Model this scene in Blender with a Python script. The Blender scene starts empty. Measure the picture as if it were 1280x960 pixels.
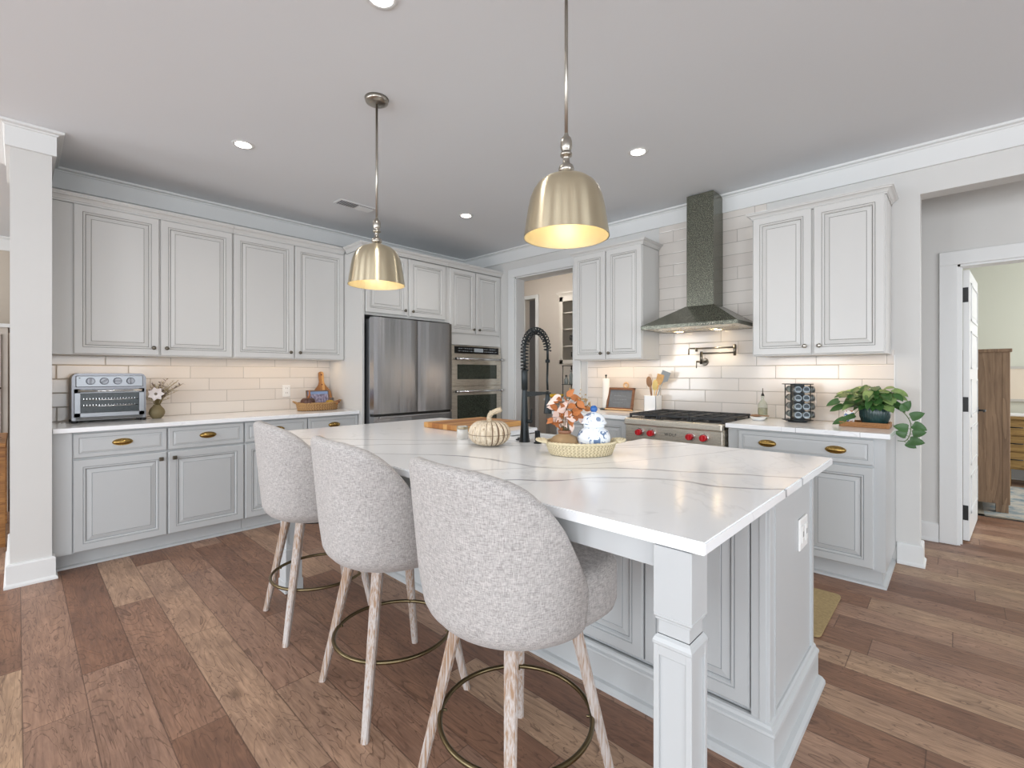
import bpy, bmesh, math, random
from mathutils import Matrix, Vector, Euler
PI = math.pi
sc = bpy.context.scene
COL = sc.collection

# ------------------------------------------------------------ camera, light, exposure
CAM_H = 1.257
cam = bpy.data.cameras.new('camera')
cam.sensor_width = 36; cam.lens = 587.2 / 1280 * 36; cam.shift_y = -12.4 / 1280
cam.clip_start = .05; cam.clip_end = 100
camo = bpy.data.objects.new('camera', cam); COL.objects.link(camo)
camo.location = (0, 0, CAM_H); camo.rotation_euler = (PI/2, 0, math.radians(43.52))
sc.camera = camo
sc.view_settings.view_transform = 'Standard'; sc.view_settings.look = 'None'
sc.view_settings.gamma = 1; sc.view_settings.use_curve_mapping = False
sc.view_settings.exposure = 0.20
w = bpy.data.worlds.new('sky'); sc.world = w; w.use_nodes = True
w.node_tree.nodes['Background'].inputs[0].default_value = (.82, .9, 1, 1)
w.node_tree.nodes['Background'].inputs[1].default_value = 1.0

def light(name, kind, loc, power, color=(1,1,1), rot=(0,0,0), size=None, size_y=None, spot=None, blend=.5, radius=None):
    l = bpy.data.lights.new(name, kind); l.energy = power; l.color = color
    if kind == 'AREA':
        l.shape = 'RECTANGLE'; l.size = size; l.size_y = size_y or size
    if kind == 'SPOT':
        l.spot_size = spot; l.spot_blend = blend
    if radius is not None: l.shadow_soft_size = radius
    o = bpy.data.objects.new(name, l); COL.objects.link(o); o.location = loc; o.rotation_euler = rot
    return o
DAY = (.89, .945, 1)
# area lights for daylight, just inside the unseen back and right windows
for wx in (-5.6, -2.6, .4, 3.0):
    light('window_daylight', 'AREA', (wx, -4.3, 1.45), 78, DAY, (PI/2, 0, 0), 1.7, 2.1)
for wy in (-2.2, 1.2):
    light('window_daylight', 'AREA', (4.3, wy, 1.45), 62, DAY, (PI/2, 0, PI/2), 1.9, 2.1)
light('window_daylight', 'AREA', (2.55, 7.0, 1.5), 75, (.97, .98, 1), (PI/2, 0, PI/2), 1.8, 1.8)   # added area light for the bedroom; no window is built there
light('pantry_lamp', 'POINT', (-4.3, 4.50, 2.45), 16, (1, .94, .88), radius=.12)  # added point light to brighten the pantry; no lamp is built
light('hall_lamp', 'POINT', (1.6, 4.4, 2.4), 5, (1, .93, .85), radius=.12)  # unseen point light in the hall, without a lamp model
light('dining_lamp', 'POINT', (-6.0, -1.6, 2.3), 25, (1, .85, .7), radius=.15)  # unseen warm point light past the wing wall, without a lamp model

# ------------------------------------------------------------ materials
def hexc(h):
    if isinstance(h, tuple): return tuple(h[:3]) + (1,)
    h = h.lstrip('#'); c = [int(h[i:i+2], 16) / 255 for i in (0, 2, 4)]
    return tuple((x/12.92 if x <= .04045 else ((x+.055)/1.055)**2.4) for x in c) + (1,)
class NT:
    def __init__(s, name):
        s.m = bpy.data.materials.new(name); s.m.use_nodes = True
        s.t = s.m.node_tree; s.b = s.t.nodes['Principled BSDF']
    def n(s, typ, **kw):
        nd = s.t.nodes.new(typ)
        for k, v in kw.items():
            if k.startswith('i_'):
                key = k[2:]; key = int(key) if key.isdigit() else key.replace('_', ' ')
                s.put(nd.inputs[key], v)
            else: setattr(nd, k, v)
        return nd
    def put(s, inp, v):
        if isinstance(v, bpy.types.NodeSocket): s.t.links.new(v, inp)
        elif isinstance(v, bpy.types.Node): s.t.links.new(v.outputs[0], inp)
        else: inp.default_value = v
    def math(s, op, a, b=0.0, c=0.0):
        nd = s.t.nodes.new('ShaderNodeMath'); nd.operation = op
        s.put(nd.inputs[0], a); s.put(nd.inputs[1], b)
        if op in ('MULTIPLY_ADD', 'SMOOTH_MIN', 'WRAP'): s.put(nd.inputs[2], c)
        return nd.outputs[0]
    def mix(s, f, a, b, mode='MIX'):
        nd = s.t.nodes.new('ShaderNodeMix'); nd.data_type = 'RGBA'; nd.blend_type = mode
        s.put(nd.inputs[0], f); s.put(nd.inputs[6], a); s.put(nd.inputs[7], b)
        return nd.outputs[2]
    def obj(s): return s.n('ShaderNodeTexCoord').outputs['Object']
    def mapping(s, v, scale=(1,1,1), rot=(0,0,0), loc=(0,0,0)):
        return s.n('ShaderNodeMapping', i_Vector=v, i_Scale=scale, i_Rotation=rot, i_Location=loc).outputs[0]
    def noise(s, v, scale=5, detail=3, rough=.5, dist=0):
        return s.n('ShaderNodeTexNoise', i_Vector=v, i_Scale=scale, i_Detail=detail, i_Roughness=rough, i_Distortion=dist)
    def ramp(s, f, stops):
        nd = s.t.nodes.new('ShaderNodeValToRGB'); s.put(nd.inputs[0], f); e = nd.color_ramp.elements
        while len(e) < len(stops): e.new(.5)
        for el, (p, c) in zip(e, stops): el.position = p; el.color = hexc(c)
        return nd.outputs[0]
    def bump(s, h, strength=.3, dist=.002):
        nd = s.n('ShaderNodeBump', i_Strength=strength, i_Distance=dist, i_Height=h)
        s.put(s.b.inputs['Normal'], nd.outputs[0])
    def set(s, **kw):
        for k, v in kw.items(): s.put(s.b.inputs[k.replace('_', ' ')], v)
def mat(name, color, rough=.5, metal=0, var=0, vscale=8, bump=0, bscale=200, **kw):
    s = NT(name); s.set(Roughness=rough, Metallic=metal); c = hexc(color)
    if var:
        nz = s.noise(s.obj(), vscale, 3)
        d = tuple(x*(1-var) for x in c[:3]) + (1,); l = tuple(min(1, x*(1+var)) for x in c[:3]) + (1,)
        s.set(Base_Color=s.mix(nz.outputs[0], d, l))
    else: s.set(Base_Color=c)
    if bump: s.bump(s.noise(s.obj(), bscale, 2).outputs[0], bump, .001)
    for k, v in kw.items(): s.set(**{k: v})
    return s.m
def emis(name, color, strength):
    s = NT(name); s.set(Base_Color=hexc(color), Emission_Color=hexc(color), Emission_Strength=strength); return s.m

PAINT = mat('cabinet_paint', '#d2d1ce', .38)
PAINTL = mat('base_cabinet_paint', '#bfc2c3', .36)  # cooler, darker tone than the wall cabinets, on base units and island
GLAZE = mat('cabinet_glaze', '#6c6a65', .5); GROOVEL = mat('base_cabinet_glaze', '#8b9094', .5)  # base and island door grooves coloured darker in place of their shading
LPAINT = PAINT
WALL = mat('wall_paint', '#d3d2cf', .7, var=.01)
TRIM = mat('trim_paint', '#e0e1e0', .4)
CEIL = mat('ceiling_paint', '#e1e4e7', .85)
def tile_mat(name, axis):
    s = NT(name); v = s.n('ShaderNodeSeparateXYZ', i_0=s.n('ShaderNodeNewGeometry').outputs['Position'])
    u = v.outputs[axis]; z = v.outputs[2]
    r = s.math('DIVIDE', s.math('SUBTRACT', z, 1.018 - 1.016), .1016); row = s.math('FLOOR', r); fr = s.math('FRACT', r)
    uu = s.math('DIVIDE', s.math('ADD', u, s.math('ADD', s.math('MULTIPLY', row, -.27), 40.03)), .4064)
    fu = s.math('FRACT', uu); col = s.math('FLOOR', uu)
    du = s.math('MULTIPLY', s.math('MINIMUM', fu, s.math('SUBTRACT', 1, fu)), .4064)
    dz = s.math('MULTIPLY', s.math('MINIMUM', fr, s.math('SUBTRACT', 1, fr)), .1016)
    d = s.math('MINIMUM', du, dz)
    g = s.n('ShaderNodeMapRange', i_0=d, i_1=.0012, i_2=.0022).outputs[0]
    cv = s.n('ShaderNodeCombineXYZ', i_0=row, i_1=col)
    rnd = s.n('ShaderNodeTexWhiteNoise', i_0=cv.outputs[0]).outputs[0]
    tc = s.mix(rnd, hexc('#d9d2cb'), hexc('#dfd9d2'))
    s.set(Base_Color=s.mix(g, hexc('#a39d96'), tc), Roughness=s.mix(g, (.8,)*3+(1,), (.12,)*3+(1,)))
    h = s.n('ShaderNodeMapRange', i_0=d, i_1=.001, i_2=.006).outputs[0]
    h2 = s.math('ADD', h, s.math('MULTIPLY', s.noise(s.obj(), 9, 2).outputs[0], .6))
    s.bump(h2, .5, .002); return s.m
TILE_L = tile_mat('subway_tile_left', 1); TILE_R = tile_mat('subway_tile_right', 0)
def quartz():
    s = NT('veined_quartz'); p = s.n('ShaderNodeNewGeometry').outputs['Position']
    nz = s.noise(p, 7, 3); wob = s.math('MULTIPLY', s.math('SUBTRACT', nz.outputs[0], .5), .045)
    v = s.n('ShaderNodeSeparateXYZ', i_0=p); x, y = v.outputs[0], v.outputs[1]
    xn = s.math('DIVIDE', s.math('ADD', x, 3.1), 2.9); yn = s.math('DIVIDE', s.math('SUBTRACT', s.math('ADD', y, wob), .6), 2.1)
    curves = [([(-2.4,.62),(-1.966,.956),(-1.735,1.13),(-1.564,1.254),(-1.42,1.305),(-1.228,1.315),(-1.105,1.326),(-.97,1.445),(-.881,1.519),(-.672,1.631),(-.25,1.85)], .0050),
              ([(-1.6,.62),(-1.395,.908),(-1.247,1.123),(-1.115,1.328),(-.9,1.75),(-.6,2.7)], .0035),
              ([(-1.35,.7),(-1.064,1.087),(-.933,1.204),(-.88,1.311),(-.8,1.379),(-.668,1.463),(-.524,1.477),(-.25,1.75)], .0052),
              ([(-2.9,.8),(-2.106,1.371),(-1.862,1.602),(-1.663,1.751),(-1.2,1.9),(-.9,2.6)], .004),
              ([(-2.8,.62),(-2.219,1.0),(-1.976,1.287),(-1.758,1.509),(-1.554,1.631),(-1.423,1.755),(-1.119,2.08),(-.9,2.69)], .004)]
    tot = None
    for pts, th in curves:
        fc = s.t.nodes.new('ShaderNodeFloatCurve'); c = fc.mapping.curves[0]
        P = [((a+3.1)/2.9, (b-.6)/2.1) for a, b in pts]
        c.points[0].location = P[0]; c.points[1].location = P[-1]
        for q in P[1:-1]: c.points.new(*q)
        fc.mapping.update(); s.put(fc.inputs['Value'], xn)
        d = s.math('MULTIPLY', s.math('ABSOLUTE', s.math('SUBTRACT', yn, fc.outputs[0])), 2.1*.75)
        k = s.n('ShaderNodeMapRange', i_0=d, i_1=th*.5, i_2=th*1.9, i_3=1.0, i_4=0.0).outputs[0]
        tot = k if tot is None else s.math('MAXIMUM', tot, k)
    fade = s.n('ShaderNodeMapRange', i_0=s.noise(p, 3.3, 2).outputs[0], i_1=.3, i_2=.55, i_3=.45, i_4=1.0).outputs[0]
    # small stray veins everywhere (also on the wall counters)
    wv = s.noise(s.mapping(p, (1.0, 1.0, 1.6), (0, 0, .5)), 1.7, 5, .55, .6)
    d2 = s.math('ABSOLUTE', s.math('SUBTRACT', wv.outputs[0], .5))
    k2 = s.n('ShaderNodeMapRange', i_0=d2, i_1=0.0, i_2=.012, i_3=.16, i_4=0.0).outputs[0]
    k2 = s.math('MULTIPLY', k2, s.math('GREATER_THAN', s.noise(p, 1.1, 1).outputs[0], .52))
    tot = s.math('MAXIMUM', s.math('MULTIPLY', tot, fade), k2)
    s.set(Base_Color=s.mix(tot, hexc('#f7f9fb'), hexc('#9b9ea3')), Roughness=.13)
    return s.m
QUARTZ = quartz()
def floor_mat():
    s = NT('hickory_planks'); p = s.n('ShaderNodeNewGeometry').outputs['Position']
    v = s.n('ShaderNodeSeparateXYZ', i_0=p); x, y = v.outputs[0], v.outputs[1]
    W = .1735
    ry = s.math('DIVIDE', s.math('ADD', y, 10*W - .360 + W), W); row = s.math('FLOOR', ry); fy = s.math('FRACT', ry)
    rr = s.n('ShaderNodeTexWhiteNoise', noise_dimensions='1D'); s.put(rr.inputs['W'], row)
    L = s.math('ADD', 1.15, s.math('MULTIPLY', s.n('ShaderNodeSeparateColor', i_0=rr.outputs['Color']).outputs[0], .5))
    rx = s.math('DIVIDE', s.math('ADD', s.math('ADD', x, 30.), s.math('MULTIPLY', rr.outputs[0], 3.7)), L)
    col = s.math('FLOOR', rx); fx = s.math('FRACT', rx)
    idv = s.n('ShaderNodeCombineXYZ', i_0=row, i_1=col)
    wn = s.n('ShaderNodeTexWhiteNoise', i_0=idv.outputs[0]); rnd = wn.outputs[0]; rc = wn.outputs['Color']
    base = s.ramp(rnd, [(0, '#84604c'), (.25, '#936f59'), (.5, '#9f7d69'), (.75, '#aa8973'), (1, '#bb9c80')])
    off = s.n('ShaderNodeVectorMath', operation='SCALE', i_0=rc); off.inputs['Scale'].default_value = 13
    q = s.n('ShaderNodeVectorMath', operation='ADD', i_0=p, i_1=off.outputs[0]).outputs[0]
    g1 = s.noise(s.mapping(q, (2.2, 26, 1)), 3.2, 6, .62, .5)            # long grain
    g2 = s.noise(s.mapping(q, (1.1, 5.2, 1)), 1.5, 3, .55, .9)            # cathedral figure
    rings = s.math('FRACT', s.math('MULTIPLY', g2.outputs[0], 15))
    rl = s.n('ShaderNodeMapRange', i_0=rings, i_1=.0, i_2=.22, i_3=1.0, i_4=0.0).outputs[0]
    c = s.mix(s.n('ShaderNodeMapRange', i_0=g1.outputs[0], i_1=.38, i_2=.66).outputs[0], (.74,.71,.69,1), (1.10,1.10,1.10,1))
    c = s.mix(1.0, base, c, 'MULTIPLY')
    pt = s.noise(s.mapping(q, (1.3, 3.2, 1)), 2.3, 4, .6, .8)
    c = s.mix(1.0, c, s.mix(s.n('ShaderNodeMapRange', i_0=pt.outputs[0], i_1=.35, i_2=.65).outputs[0], (.80,.79,.80,1), (1.12,1.12,1.10,1)), 'MULTIPLY')
    pores = s.noise(s.mapping(q, (7, 130, 1)), 4, 2, .5)
    gate = s.n('ShaderNodeMapRange', i_0=pores.outputs[0], i_1=.30, i_2=.52).outputs[0]
    c = s.mix(s.math('MULTIPLY', s.math('MULTIPLY', rl, gate), .8), c, hexc('#4e3528'))
    kn = s.n('ShaderNodeTexVoronoi', i_Vector=s.mapping(q, (1.1, 2.3, 1)), i_Scale=1.1)
    knm = s.n('ShaderNodeMapRange', i_0=kn.outputs[0], i_1=.02, i_2=.075, i_3=.85, i_4=0.0).outputs[0]
    c = s.mix(knm, c, hexc('#3f271c'))
    dy = s.math('MULTIPLY', s.math('MINIMUM', fy, s.math('SUBTRACT', 1, fy)), W)
    dx = s.math('MULTIPLY', s.math('MINIMUM', fx, s.math('SUBTRACT', 1, fx)), L)
    d = s.math('MINIMUM', dx, dy)
    seam = s.n('ShaderNodeMapRange', i_0=d, i_1=.0008, i_2=.0024, i_3=.7, i_4=0.0).outputs[0]
    c = s.mix(seam, c, hexc('#4a3328'))
    s.set(Base_Color=c, Roughness=s.math('ADD', .36, s.math('MULTIPLY', g1.outputs[0], .2)))
    h = s.math('ADD', s.math('MULTIPLY', g1.outputs[0], .5), s.n('ShaderNodeMapRange', i_0=d, i_1=.0, i_2=.004).outputs[0])
    s.bump(h, .25, .002); return s.m
FLOORM = floor_mat()
def wood(name, dark, light, scale=1, axis='X', rough=.5):
    s = NT(name); sc3 = {'X': (1.5, 14, 14), 'Y': (14, 1.5, 14), 'Z': (14, 14, 1.5)}[axis]
    v = s.mapping(s.obj(), tuple(a*scale for a in sc3))
    a = s.noise(v, 2.4, 5, .6, .8); b = s.noise(s.mapping(v, (.3, .3, .3)), 2, 3, .5, 1.5)
    r = s.math('FRACT', s.math('MULTIPLY', b.outputs[0], 7))
    f = s.math('ADD', s.math('MULTIPLY', a.outputs[0], .75), s.math('MULTIPLY', r, .25))
    s.set(Base_Color=s.ramp(f, [(.25, dark), (.75, light)]), Roughness=rough); s.bump(a.outputs[0], .2, .001); return s.m
def butcher(name, cols, width, axis=1):
    s = NT(name); v = s.n('ShaderNodeSeparateXYZ', i_0=s.obj()); k = s.math('FLOOR', s.math('DIVIDE', v.outputs[axis], width))
    wn = s.n('ShaderNodeTexWhiteNoise', noise_dimensions='1D'); s.put(wn.inputs['W'], k)
    n = s.noise(s.mapping(s.obj(), (3, 30, 30) if axis == 1 else (30, 3, 30)), 2, 4)
    c = s.ramp(wn.outputs[0], cols)
    s.set(Base_Color=s.mix(.6, c, s.mix(n.outputs[0], (.45,.42,.4,1), (1.3,1.3,1.3,1)), 'MULTIPLY'), Roughness=.45); return s.m
def steel(name, color='#b9b8b6', rough=.24, axis='Z', metal=1.0):
    s = NT(name); sca = {'Z': (160, 160, 2), 'H': (2, 2, 220)}[axis]
    n = s.noise(s.mapping(s.obj(), sca), 3, 3)
    s.set(Base_Color=hexc(color), Metallic=metal, Roughness=s.math('ADD', rough-.05, s.math('MULTIPLY', n.outputs[0], .12)))
    s.bump(n.outputs[0], .05, .0005); return s.m
def fridge_steel():
    s = NT('brushed_steel'); n = s.noise(s.mapping(s.obj(), (7, 7, .12)), 1.0, 2, .5); m = s.noise(s.mapping(s.obj(), (220, 220, 1.5)), 1, 2)
    s.set(Base_Color=s.mix(m.outputs[0], hexc('#a9a9ab'), hexc('#bababc')), Metallic=1.0, Roughness=.25); s.bump(n.outputs[0], .28, .03); return s.m
STEEL = fridge_steel(); STEELH = steel('brushed_steel_warm', '#d6cfc2', .27, 'H', .85)  # slight warm tint put into the steel for the warm lamps over the range
STEELD = mat('dark_steel_side', '#5c5e60', .35, .8)
CHROME = mat('polished_chrome', '#d8d8d8', .12, 1)
NICKEL = mat('satin_nickel', '#a9a49b', .28, 1)
def turned_brass():
    s = NT('champagne_brass'); s.set(Base_Color=hexc('#cfc3a8'), Metallic=1.0, Roughness=.3, Anisotropic=.9, Anisotropic_Rotation=.25)
    tg = s.n('ShaderNodeTangent', direction_type='RADIAL', axis='Z'); s.put(s.b.inputs['Tangent'], tg.outputs[0]); return s.m
BRASS = turned_brass()
ABRASS = mat('antique_brass', '#a88b52', .26, 1, var=.25, vscale=30)
KNOBM = mat('aged_bronze', '#6d675c', .32, 1)
BLACKM = mat('matte_black_metal', '#24292b', .35, .55)
BLACK = mat('black_plastic', '#141414', .4)
IRON = mat('cast_iron', '#3a3b3d', .55, .4, var=.2, vscale=40)
def dark_glass(name, c1, c2, scale):
    s = NT(name); n = s.noise(s.obj(), scale, 4, .8)
    s.set(Base_Color=s.ramp(n.outputs[0], [(.42, c1), (.72, c2)]), Roughness=.1); return s.m
OVENG = dark_glass('oven_window_glass', '#10130f', '#6a7264', 170)
WHITEP = mat('white_plastic', '#eeeeec', .35)
def fabric(name, c1, c2):
    s = NT(name); o = s.obj()
    a = s.noise(s.mapping(o, (1, 1, .14)), 480, 2, .6); b = s.noise(s.mapping(o, (.14, .14, 1)), 480, 2, .6); c = s.noise(o, 60, 3)
    f = s.math('ADD', s.math('MULTIPLY', s.math('ADD', a.outputs[0], b.outputs[0]), .48), s.math('MULTIPLY', c.outputs[0], .04))
    s.set(Base_Color=s.ramp(f, [(.36, c1), (.64, c2)]), Roughness=.95, Sheen_Weight=.15)
    s.bump(f, .55, .002); return s.m
FABRIC = fabric('grey_linen', '#8d8987', '#c9c5c2'); 
def limed(name, cwood, cwhite, amount):
    s = NT(name); n = s.noise(s.mapping(s.obj(), (90, 90, 6)), 2.2, 4, .6); m = s.noise(s.obj(), 3, 1)
    f = s.math('ADD', n.outputs[0], s.math('MULTIPLY', s.math('SUBTRACT', m.outputs[0], .5), .5))
    s.set(Base_Color=s.ramp(f, [(amount-.14, cwood), (amount+.12, cwhite)]), Roughness=.7); s.bump(n.outputs[0], .3, .001); return s.m
LEGM = limed('limed_oak', '#9c7d62', '#bfb8b4', .47)
SHADE_IN = mat('shade_lining', '#bdb08c', .45, .3)
BULB = emis('bulb_glow', '#ffd9a0', 4)
CANL = emis('downlight_glow', '#fff4e6', 14)
CERAM = mat('white_ceramic', '#ecebe8', .15)
GLASS = mat('clear_glass', '#ffffff', .03, 0, Transmission_Weight=1.0, IOR=1.45)

# ------------------------------------------------------------ mesh helpers
def new(): return bmesh.new()
def xf(bm, M, verts=None):
    bmesh.ops.transform(bm, matrix=M, verts=verts or bm.verts)
def setmi(bm, n0, mi):
    if mi:
        bm.faces.ensure_lookup_table()
        for f in bm.faces[n0:]: f.material_index = mi
def box(bm, x0, x1, y0, y1, z0, z1, bev=0, mi=0, seg=1):
    t = bmesh.new()
    vs = [t.verts.new((x, y, z)) for x in (x0, x1) for y in (y0, y1) for z in (z0, z1)]
    for f in ((0,1,3,2), (4,6,7,5), (0,4,5,1), (2,3,7,6), (0,2,6,4), (1,5,7,3)): t.faces.new([vs[i] for i in f])
    if bev: bmesh.ops.bevel(t, geom=t.edges[:], offset=bev, segments=seg, affect='EDGES', profile=.5)
    merge(bm, t, mi)
    return bm
def merge(bm, t, mi=0, M=None):
    if M is not None: bmesh.ops.transform(t, matrix=M, verts=t.verts)
    mp = {}
    for v in t.verts: mp[v] = bm.verts.new(v.co)
    for f in t.faces:
        try:
            g = bm.faces.new([mp[v] for v in f.verts]); g.material_index = mi if mi else f.material_index; g.smooth = f.smooth
        except ValueError: pass
    t.free()
def lathe(bm, prof, c=(0,0,0), n=32, mi=0, cap=True, sx=1, sy=1, smooth=True):
    rings = []
    for r, z in prof:
        rings.append([bm.verts.new((c[0]+r*sx*math.cos(2*PI*i/n), c[1]+r*sy*math.sin(2*PI*i/n), c[2]+z)) for i in range(n)])
    for a, b in zip(rings, rings[1:]):
        for i in range(n):
            f = bm.faces.new((a[i], a[(i+1)%n], b[(i+1)%n], b[i])); f.smooth = smooth; f.material_index = mi
    if cap:
        for r, rev in ((rings[0], True), (rings[-1], False)):
            f = bm.faces.new(r[::-1] if rev else r); f.material_index = mi
    return bm
def frame_from(d):
    d = d.normalized(); a = Vector((0,0,1)) if abs(d.z) < .95 else Vector((1,0,0))
    u = d.cross(a).normalized(); v = d.cross(u).normalized(); return u, v
def tube(bm, pts, r, n=10, mi=0, closed=False, cap=True, smooth=True):
    pts = [Vector(p) for p in pts]; m = len(pts)
    rr = r if isinstance(r, (list, tuple)) else [r]*m
    rings = []; u = None
    for i, p in enumerate(pts):
        if closed: d = pts[(i+1)%m] - pts[i-1]
        else: d = pts[min(i+1, m-1)] - pts[max(i-1, 0)]
        d.normalize()
        if u is None: u, v = frame_from(d)
        else:
            u = (u - d*u.dot(d)).normalized(); v = d.cross(u)
        rings.append([bm.verts.new(p + (u*math.cos(2*PI*k/n) + v*math.sin(2*PI*k/n))*rr[i]) for k in range(n)])
    pairs = list(zip(rings, rings[1:])) + ([(rings[-1], rings[0])] if closed else [])
    for a, b in pairs:
        for k in range(n):
            f = bm.faces.new((a[k], a[(k+1)%n], b[(k+1)%n], b[k])); f.smooth = smooth; f.material_index = mi
    if cap and not closed:
        for q in (rings[0][::-1], rings[-1]):
            f = bm.faces.new(q); f.material_index = mi
    return bm
def cyl(bm, p0, p1, r0, r1=None, n=20, mi=0, smooth=True):
    return tube(bm, [p0, p1], [r0, r0 if r1 is None else r1], n, mi, smooth=smooth)
def prism(bm, poly, z0, z1, mi=0, bev=0):
    t = bmesh.new(); a = [t.verts.new((x, y, z0)) for x, y in poly]; b = [t.verts.new((x, y, z1)) for x, y in poly]
    t.faces.new(a[::-1]); t.faces.new(b)
    for i in range(len(poly)): t.faces.new((a[i], a[(i+1)%len(poly)], b[(i+1)%len(poly)], b[i]))
    if bev: bmesh.ops.bevel(t, geom=t.edges[:], offset=bev, segments=2, affect='EDGES')
    merge(bm, t, mi); return bm
def ball(bm, c, r, n=12, mi=0, sz=1):
    prof = [(max(r*math.sin(PI*k/n), 1e-4), -r*sz*math.cos(PI*k/n)) for k in range(n+1)]
    return lathe(bm, prof, c, max(8, n*2), mi)
def sweep(bm, path, prof, closed=False, mi=0):
    """sweep a (out, z) profile along a plan path; 'out' lies to the right of the walking direction"""
    P = [Vector(p) for p in path]; m = len(P); rings = []
    for i in range(m):
        if closed: d0 = (P[i]-P[i-1]).normalized(); d1 = (P[(i+1)%m]-P[i]).normalized()
        else:
            d0 = (P[i]-P[i-1]).normalized() if i else (P[1]-P[0]).normalized()
            d1 = (P[i+1]-P[i]).normalized() if i < m-1 else d0
        n0 = Vector((d0.y, -d0.x)); n1 = Vector((d1.y, -d1.x)); b = (n0+n1)
        b = b / max(b.dot(n0), .2)
        rings.append([bm.verts.new((P[i].x + b.x*o, P[i].y + b.y*o, z)) for o, z in prof])
    k = len(prof)
    for a, b in list(zip(rings, rings[1:])) + ([(rings[-1], rings[0])] if closed else []):
        for j in range(k):
            f = bm.faces.new((a[j], b[j], b[(j+1)%k], a[(j+1)%k])); f.material_index = mi
    if not closed: bm.faces.new(rings[0]); bm.faces.new(rings[-1][::-1])
    return bm
def fix(bm):
    bmesh.ops.recalc_face_normals(bm, faces=bm.faces[:])
def wloc(o):
    v = Vector((0,0,0))
    while o is not None: v += o.location; o = o.parent
    return v
def obj(name, bm, mats, parent=None, label=None, local=False, smooth=False):
    fix(bm); me = bpy.data.meshes.new(name)
    if parent is not None and not local: bmesh.ops.translate(bm, vec=-wloc(parent), verts=bm.verts)
    bm.to_mesh(me); bm.free()
    if smooth:
        for p in me.polygons: p.use_smooth = True
    for m in (mats if isinstance(mats, (list, tuple)) else [mats]): me.materials.append(m)
    o = bpy.data.objects.new(name, me); COL.objects.link(o)
    if parent is not None: o.parent = parent
    if label: o['label'] = label
    return o
def tag(o, label, cat, group=None):
    o['label'] = label; o['category'] = cat
    if group: o['group'] = group
    return o
def thing(name, label, cat, loc=(0,0,0), rotz=0, group=None):
    o = bpy.data.objects.new(name, None); COL.objects.link(o); o.location = loc; o.rotation_euler = (0,0,rotz)
    o.empty_display_size = .05
    return tag(o, label, cat, group)
def struct(name, bm, m):
    o = obj(name, bm, m); o['kind'] = 'structure'; return o
def dup(root, loc, rotz, label=None):
    def cp(o, parent):
        c = o.copy(); COL.objects.link(c)
        if parent is not None: c.parent = parent
        for ch in [x for x in allobjs if x.parent == o]: cp(ch, c)
        return c
    allobjs = list(COL.objects); r = cp(root, None); r.location = loc; r.rotation_euler = (0,0,rotz)
    if label: r['label'] = label
    return r
# placement frames: local (u, n, z): u along the wall, n out of the wall
def FB(y, z, x): return Matrix(((0,0,1,x), (1,0,0,y), (0,1,0,z), (0,0,0,1)))      # faces +X ; local x->Y, y->Z, z->X
def FA(x, z, y): return Matrix(((1,0,0,x), (0,0,-1,y), (0,1,0,z), (0,0,0,1)))     # faces -Y ; local x->X, y->Z, z->-Y
def FE(y, z, x): return FB(y, z, x)

DOORP = [(0,0,0), (0,.015,0), (.005,.020,0), (.045,.020,0), (.0465,.017,1), (.0485,.017,1), (.050,.020,0), (.056,.020,0),
         (.060,.014,0), (.0615,.010,1), (.064,.010,1), (.066,.011,0), (.088,.017,0), (.0895,.0155,1), (.0915,.0155,1), (.093,.018,0)]
DRAWP = [(0,0,0), (0,.015,0), (.004,.020,0), (.026,.020,0), (.0272,.016,1), (.029,.016,1), (.031,.016,0), (.042,.020,0)]
def panel(w, h, prof=DOORP):
    bm = bmesh.new(); rings = []
    for ins, d, m in prof:
        rings.append([bm.verts.new(p) for p in ((ins, ins, d), (w-ins, ins, d), (w-ins, h-ins, d), (ins, h-ins, d))])
    for k, (a, b) in enumerate(zip(rings, rings[1:])):
        for i in range(4):
            f = bm.faces.new((a[i], a[(i+1)%4], b[(i+1)%4], b[i])); f.material_index = 1 if (prof[k][2] and prof[k+1][2]) else 0
    bm.faces.new(rings[-1]); bm.faces.new(rings[0][::-1]); return bm
def knob_bm():
    bm = bmesh.new(); lathe(bm, [(.007,0), (.005,.004), (.0045,.012), (.010,.016), (.0145,.020), (.0145,.024), (.011,.028), (.004,.0295)], n=20); return bm
def cup_bm(L=.052, Hh=.022, D=.026):
    bm = bmesh.new(); N, K = 20, 8; rows = []
    for i in range(N+1):
        a = PI*i/N; s = math.sin(a); c = -math.cos(a); row = []
        for j in range(K+1):
            b = PI*1.0*j/K - PI*.5*.55
            rr = max(s, .001)**.75
            row.append(bm.verts.new((c*L, Hh*rr*math.sin(b if b < PI/2 else b)*1.0, D*rr*max(math.cos(b), 0) + .0005)))
        rows.append(row)
    for a, b in zip(rows, rows[1:]):
        for j in range(K):
            f = bm.faces.new((a[j], b[j], b[j+1], a[j+1])); f.smooth = True
    bmesh.ops.remove_doubles(bm, verts=bm.verts[:], dist=.0004)
    lathe(bm, [(1,0), (1,.0012)], n=28, sx=L*1.06, sy=Hh*1.10)
    return bm
def sqknob_bm():
    bm = bmesh.new(); lathe(bm, [(.007,0), (.0045,.004), (.0045,.016)], n=14); box(bm, -.0135, .0135, -.0135, .0135, .014, .026, .004, seg=2); return bm
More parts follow.
